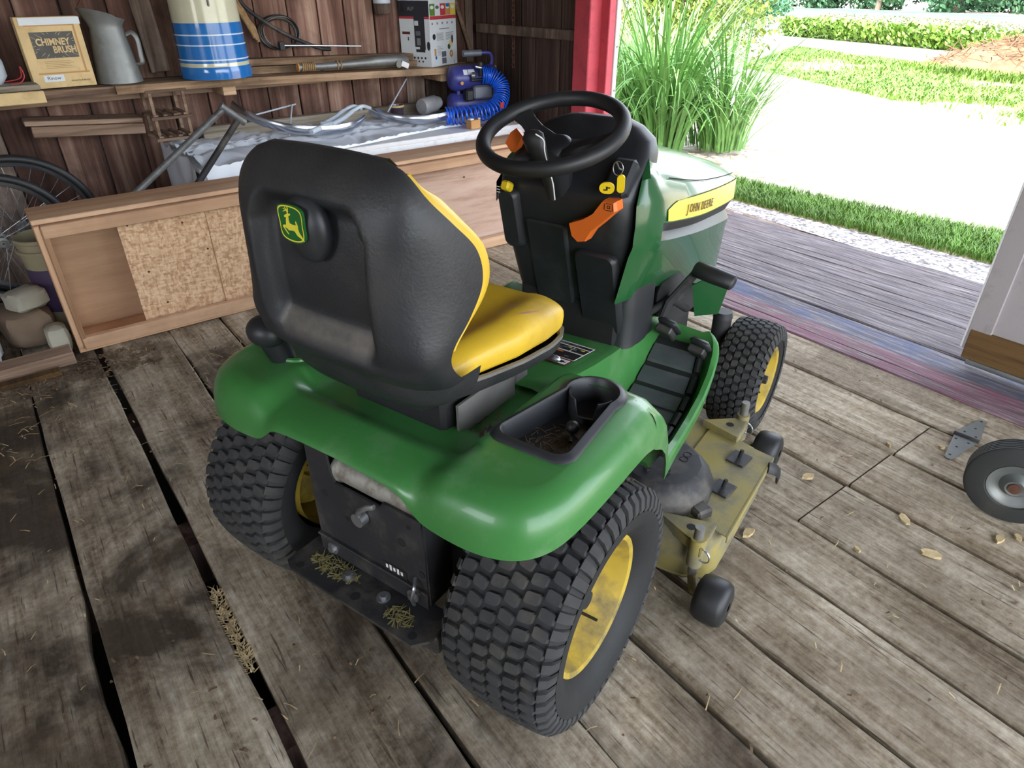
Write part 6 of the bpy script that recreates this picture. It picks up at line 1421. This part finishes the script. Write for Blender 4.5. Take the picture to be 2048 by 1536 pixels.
straw(-1.0, 0.25, 1.2, 2.04, 260, 1, 'straw_litter', 'straw and chaff scattered on planks along the pine box', M['dry'], 0.05)
straw(-0.9, -0.25, 1.80, 2.03, 420, 2, 'straw_litter', 'thick dead leaf and chaff litter at the foot of pine box', M['leaf_litter'], 0.035, 0.003)
straw(-0.478, -0.455, 0.06, 0.36, 240, 3, 'straw_litter', 'straw packed in the wide plank gap left of mower', M['dry'], 0.04, 0.0013, -0.006)
straw(-1.0, 2.1, -1.1, 2.0, 420, 4, 'straw_litter', 'loose straw bits sprinkled over whole plank floor', M['dry'], 0.035)
straw(-1.0, 2.1, -1.1, 2.0, 300, 5, 'leaf_litter', 'tiny dark leaf crumbs sprinkled over whole plank floor', M['leaf_litter'], 0.016, 0.003)
# ------------------------------------------------------------------ outdoors
def gz(x): return -0.10-0.02*(x-4.0)
def quadpatch(name, pts, mat, dz=0.0, n=24, m=10, wob=0.0, seed=0, **kw):
    """pts: near edge list of (x,y), far edge list of (x,y), same length"""
    near, far = pts; r = random.Random(seed); mb = MB(); rows = []
    N = catmull([(p[0], p[1], 0) for p in near], 8); F = catmull([(p[0], p[1], 0) for p in far], 8)
    for j in range(m+1):
        rows.append([])
        for a, b in zip(N, F):
            q = a.lerp(b, j/m); q = Vector((q.x+(r.uniform(-wob, wob) if j in (0, m) else 0), q.y, 0)); rows[-1].append((q.x, q.y, gz(q.x)+dz))
    mb.grid(rows); o = mb.build(name, mat, None, 60, **kw); return o
mb = MB(); rows = []
for x in (2.45, 3.74, 3.78, 6, 10, 16, 25, 40, 60, 95): rows.append([(x, y, gz(x)-0.002-(0.07 if x < 3.75 else 0)) for y in (-60, -20, -5, 0, 5, 12, 25, 50, 110)])
mb.grid(rows, flip=True); yard = mb.build('yard_ground', M['yard'], None, 60, kind='structure')
# ramp
rmp = thing('ramp', kind='structure')
n = 13
for i in range(n):
    x0 = 2.53+i*0.092; o = plank(x0, x0+0.086, -2.4, 2.75, M['ramp'], 'ramp_board', z=-0.014-(x0-2.53)*0.062, th=0.04, rough=0.004, seed=500+i, parent=rmp)
quadpatch('gravel_strip', ([(3.66, -3), (3.70, 0), (3.80, 1.9), (3.85, 4.5)], [(4.06, -3), (4.12, 0.1), (4.02, 2.0), (4.1, 4.5)]), M['gravel'], 0.001, kind='structure')
quadpatch('grass_verge', ([(4.06, -3), (4.12, 0.1), (4.02, 2.0), (4.1, 4.5)], [(4.85, -3), (4.78, 0.4), (4.55, 2.35), (4.6, 4.6)]), M['lawn_soil'], 0.002, kind='structure')
quadpatch('lawn_ground', ([(7.5, -4), (9.6, 1.9), (11.2, 4.6), (12.7, 7.4), (13.5, 9.0)], [(12.5, -4), (16.0, 4.1), (18.0, 7.3), (19.6, 10.5), (20.0, 12.0)]), M['lawn_soil'], 0.001, wob=0.0, kind='structure')
quadpatch('bean_field_ground', ([(20, 2), (23.2, 7.7), (25.0, 12.5), (26.5, 17.0), (30, 24)], [(40, 4), (46, 15), (52, 27), (56, 38), (60, 50)]), M['bean_pale'], 0.002, kind='structure')
quadpatch('far_field', ([(40, 4), (46, 15), (52, 27), (56, 38), (60, 50)], [(80, 10), (82, 27), (88, 43), (90, 58), (95, 80)]), M['grass_far'], 0.004, kind='structure')
def blades(name, region, n, h, wv, mat, seed, label, cat='grass', kind='stuff', lean=0.5, patch=None):
    r = random.Random(seed); mb = MB(); near, far = region
    N = catmull([(p[0], p[1], 0) for p in near], 8); F = catmull([(p[0], p[1], 0) for p in far], 8)
    for i in range(n):
        u = r.random()*(len(N)-1); k = int(u); t = u-k; v = r.random()
        q = N[k].lerp(N[min(k+1, len(N)-1)], t).lerp(F[k].lerp(F[min(k+1, len(F)-1)], t), v)
        if patch and patch(q.x, q.y) < r.random(): continue
        a = r.uniform(0, 2*PI); H = h*r.uniform(0.5, 1.3); d = Vector((math.cos(a), math.sin(a), 0)); s = Vector((-d.y, d.x, 0))*wv; z = gz(q.x)+0.004
        b = Vector((q.x, q.y, z)); m_ = b+d*H*lean*0.35+Vector((0, 0, H*0.6)); e = b+d*H*lean+Vector((0, 0, H*0.9))
        mb.add([b-s, b+s, m_+s*0.8, m_-s*0.8, e], [(0, 1, 2, 3), (3, 2, 4)])
    return mb.build(name, mat, None, 0, label=label, cat=cat, kind=kind)
blades('verge_grass', ([(4.08, -1.2), (4.12, 0.1), (4.02, 2.0), (4.1, 4.2)], [(4.85, -1.2), (4.78, 0.4), (4.55, 2.35), (4.6, 4.3)]), 26000, 0.07, 0.0035, M['grass'], 1, 'short green grass verge growing beyond the gravel strip', 'grass')
def pn(x, y):
    q = math.sin(x*1.1+0.5*math.sin(y*0.9))+math.sin(y*1.7-x*0.6)+0.6*math.sin(x*3.1+y*2.3); return max(0.03, min(1, 0.42+0.4*q))
blades('lawn_grass', ([(9.0, 0.5), (9.6, 1.9), (11.2, 4.6), (12.7, 7.4), (13.4, 8.8)], [(15.5, 3.0), (16.0, 4.1), (18.0, 7.3), (19.6, 10.5), (20, 11.8)]), 60000, 0.10, 0.014, M['grass'], 2, 'patchy sunlit lawn grass across the bright gravel yard', 'lawn', lean=0.9, patch=pn)
# leafy cards: real little leaves
def leafball(mb, c, rad, n, size, r, flat=1.0):
    for i in range(n):
        v = Vector((r.gauss(0, 1), r.gauss(0, 1), r.gauss(0, 1))).normalized(); q = r.random()**0.4; p = Vector((c[0]+v.x*rad[0]*q, c[1]+v.y*rad[1]*q, c[2]+v.z*rad[2]*q))
        nrm = Vector((r.gauss(0, 1), r.gauss(0, 1), abs(r.gauss(0, 1))+0.3)).normalized(); a = nrm.orthogonal().normalized(); b = nrm.cross(a); l = size*r.uniform(0.6, 1.3)
        mb.add([p-a*l, p-b*l*0.45, p+a*l, p+b*l*0.45], [(0, 1, 2, 3)])
r = random.Random(77); mb = MB()
B0 = catmull([(20.5, 2.5, 0), (23.2, 7.7, 0), (25.0, 12.5, 0), (26.3, 16.6, 0)], 30)
for p in B0:
    leafball(mb, (p.x+0.35, p.y+r.uniform(-0.1, 0.1), gz(p.x)+0.33), (0.45, 0.35, 0.36), 75, 0.11, r)
mb.build('bean_row', M['bean'], None, 0, label='leafy green bean row along the near edge of field', cat='crop row', kind='stuff')
r = random.Random(78); mb = MB()
for i in range(9000):
    u = r.random(); v = r.random(); a = B0[int(u*(len(B0)-1))]; x = a.x+0.8+v*16; y = a.y+v*8; leafball(mb, (x, y, gz(x)+0.35), (0.3, 0.3, 0.12), 2, 0.16, r)
mb.build('bean_field_canopy', M['bean_pale'], None, 0, label='pale sunlit bean field canopy beyond the green row', cat='crop', kind='stuff')
# dark round shrub at field edge
def shrub(name, c, rad, n, size, mat, seed, label, trunk=True, stems=5, cat='shrub'):
    r = random.Random(seed); t = thing(name, label, cat, c); mb = MB()
    for k in range(9):
        a = r.uniform(0, 2*PI); q = r.uniform(0.2, 0.75); leafball(mb, (rad[0]*q*math.cos(a), rad[1]*q*math.sin(a), rad[2]*(0.55+r.uniform(-0.25, 0.45))), (rad[0]*0.5, rad[1]*0.5, rad[2]*0.42), n//9, size, r)
    mb.build('foliage', mat, t, 0)
    if trunk:
        for k in range(stems):
            a = r.uniform(0, 2*PI); mb = MB(); mb.tube([(0.1*math.cos(a), 0.1*math.sin(a), -0.02), (0.3*rad[0]*math.cos(a), 0.3*rad[1]*math.sin(a), rad[2]*0.45), (0.55*rad[0]*math.cos(a+0.3), 0.55*rad[1]*math.sin(a+0.3), rad[2]*0.95)], [0.035, 0.025, 0.01], 6); mb.build('stem', M['bark'], t, 60)
    return t
shrub('round_shrub', (29.0, 19.5, gz(29)), (1.5, 1.3, 1.35), 2600, 0.10, M['shrub_dark'], 1, 'dark bluish green round shrub at the corner of the bean field', stems=3)
shrub('leafy_shrub', (13.2, 10.4, gz(13)), (2.1, 1.9, 2.5), 7200, 0.085, M['shrub'], 2, 'large sunlit yellow green shrub behind the arching grass clump')
shrub('leafy_shrub', (17.5, 12.2, gz(17)), (1.9, 1.6, 3.2), 5200, 0.10, M['shrub'], 3, 'taller green shrub behind the large sunlit shrub')
# ornamental grass clump
def reed_clump(c, groups, seed, label):
    r = random.Random(seed); t = thing('ornamental_grass', label, 'grass clump', c); mb = MB()
    for (ox, oy, n, H, spread) in groups:
        for i in range(n):
            a = r.uniform(0, 2*PI); r0 = 0.30*math.sqrt(r.random()); h = H*r.uniform(0.5, 1.1); sp_ = spread*r.uniform(0.3, 1.2); d = Vector((math.cos(a), math.sin(a), 0)); tw = r.uniform(-0.5, 0.5); s = Vector((-math.sin(a+tw), math.cos(a+tw), 0))
            b = Vector((ox+r0*math.cos(a+0.4), oy+r0*math.sin(a+0.4), 0)); rows = []; w0 = r.uniform(0.006, 0.013)
            drop = r.uniform(0.25, 1.05); bend = Vector((-d.y, d.x, 0))*r.uniform(-0.25, 0.25)
            for k in range(10):
                q = k/9; p = b+d*(sp_*q**1.5)+bend*q*q+Vector((0, 0, max(0.02, h*(1.75*q-drop*1.3*q**2.4))))
                w_ = w0*(1-q**3)+0.0006; nn = Vector((0, 0, 1))*w_*0.35
                rows.append([p-s*w_, p+nn, p+s*w_])
            mb.grid(rows)
    mb.build('grass_blades', M['reed'], t, 60, kind='stuff'); return t
reed_clump((4.95, 3.75, gz(4.9)), [(0, 0, 640, 1.25, 0.95), (0.55, -0.35, 230, 0.95, 0.85), (-0.3, 0.4, 160, 1.2, 0.8)], 3, 'tall arching ornamental grass clump just outside the doorway post')
# brush mound
r = random.Random(6); md = thing('brush_mound', 'brown mound of soil and brush at the far edge of yard', 'mound', (18.1, 5.0, gz(18.1)))
mb = MB(); rows = []
for i in range(15):
    q = i/14; rows.append([(2.1*q*math.cos(a)*(1+0.08*math.sin(3*a)), 2.1*q*math.sin(a)*(1+0.08*math.sin(5*a)), 0.68*(1-q**1.6)+0.07*r.uniform(-1, 1)-0.05) for a in [2*PI*j/32 for j in range(32)]])
mb.grid(rows, cv=True); mb.build('mound_soil', M['mound'], md, 40)
mb = MB()
for i in range(420):
    a = r.uniform(0, 2*PI); q = r.random(); z = 0.68*(1-q**1.6); p = Vector((2.1*q*math.cos(a), 2.1*q*math.sin(a), z)); d = Vector((r.gauss(0, 1), r.gauss(0, 1), r.gauss(0, 0.5))).normalized()*r.uniform(0.1, 0.35); mb.cyl(p-d, p+d, 0.012, 0.006, 5, False)
mb.build('brush_twigs', M['mound'], md, 60, kind='stuff')
blades('mound_weeds', ([(15.4, 4.0), (15.6, 5.4), (16.4, 6.8)], [(15.9, 3.9), (16.0, 5.2), (16.8, 6.6)]), 1500, 0.20, 0.015, M['bean'], 8, 'yellow green weeds growing at the foot of brown mound', 'weeds')
# lantern post & yard trunk
lp = thing('yard_lantern', 'grey slate topped lantern post beyond the ornamental grass', 'lantern', (13.0, 12.45, gz(13)))
mb = MB(); mb.box((0, 0, 0.25), (0.30, 0.30, 0.5), ch=0.03); mb.build('lantern_base', M['lantern'], lp, 30)
mb = MB(); mb.box((0, 0, 0.62), (0.22, 0.22, 0.26), ch=0.02); mb.build('lantern_head', M['lantern'], lp, 30)
mb = MB(); mb.lathe([(0.20, 0.74), (0.19, 0.77), (0.05, 0.90), (0.001, 0.92)], (0, 0, 0), (0, 0, 1), 4); mb.build('lantern_cap', M['lantern'], lp, 20)
tt = thing('yard_tree', 'pale trunked tree standing in the sunny yard beyond lantern', 'tree', (19.5, 19.0, gz(19.5)))
mb = MB(); mb.tube([(0, 0, -0.1), (0.05, 0, 0.6), (0.1, 0.05, 2.0), (0.0, 0.1, 4.0)], [0.42, 0.30, 0.26, 0.2], 12); mb.build('trunk', M['bark'], tt, 60)
mb = MB(); r = random.Random(15)
for k in range(8): leafball(mb, (r.uniform(-1.6, 1.6), r.uniform(-1.6, 1.6), 4.6+r.uniform(-0.6, 1.4)), (1.3, 1.3, 1.0), 420, 0.12, r)
mb.build('foliage', M['tree'], tt, 0)
# distant wood
def ftree(x, y, H, W, seed):
    r = random.Random(seed); t = thing('woodland_tree', 'dense green tree in the distant woodland edge beyond fields', 'tree', (x, y, gz(x)-0.3), 0, 'distant woodland trees')
    mb = MB(); mb.tube([(0, 0, 0), (0.1, 0, H*0.5), (0, 0, H*0.85)], [0.35, 0.25, 0.08], 6); mb.build('trunk', M['bark'], t, 60)
    mb = MB()
    for k in range(12):
        a = r.uniform(0, 2*PI); q = r.uniform(0.2, 0.8); z = H*(0.02+0.86*r.random()); leafball(mb, (W*q*math.cos(a)*(1.1-z/H*0.5), W*q*math.sin(a)*(1.1-z/H*0.5), z), (W*0.5, W*0.5, H*0.16), 300, 0.34, r)
    mb.build('foliage', M['tree'], t, 0)
for k in range(30):
    row = k % 3; t_ = (k//3)/9; x = lerp(84, 96, t_)+row*10; y = lerp(8, 92, t_)+row*(3.2+2.0)
    ftree(x, y, random.Random(k+5).uniform(10, 13), random.Random(k+6).uniform(4.0, 4.5), k)
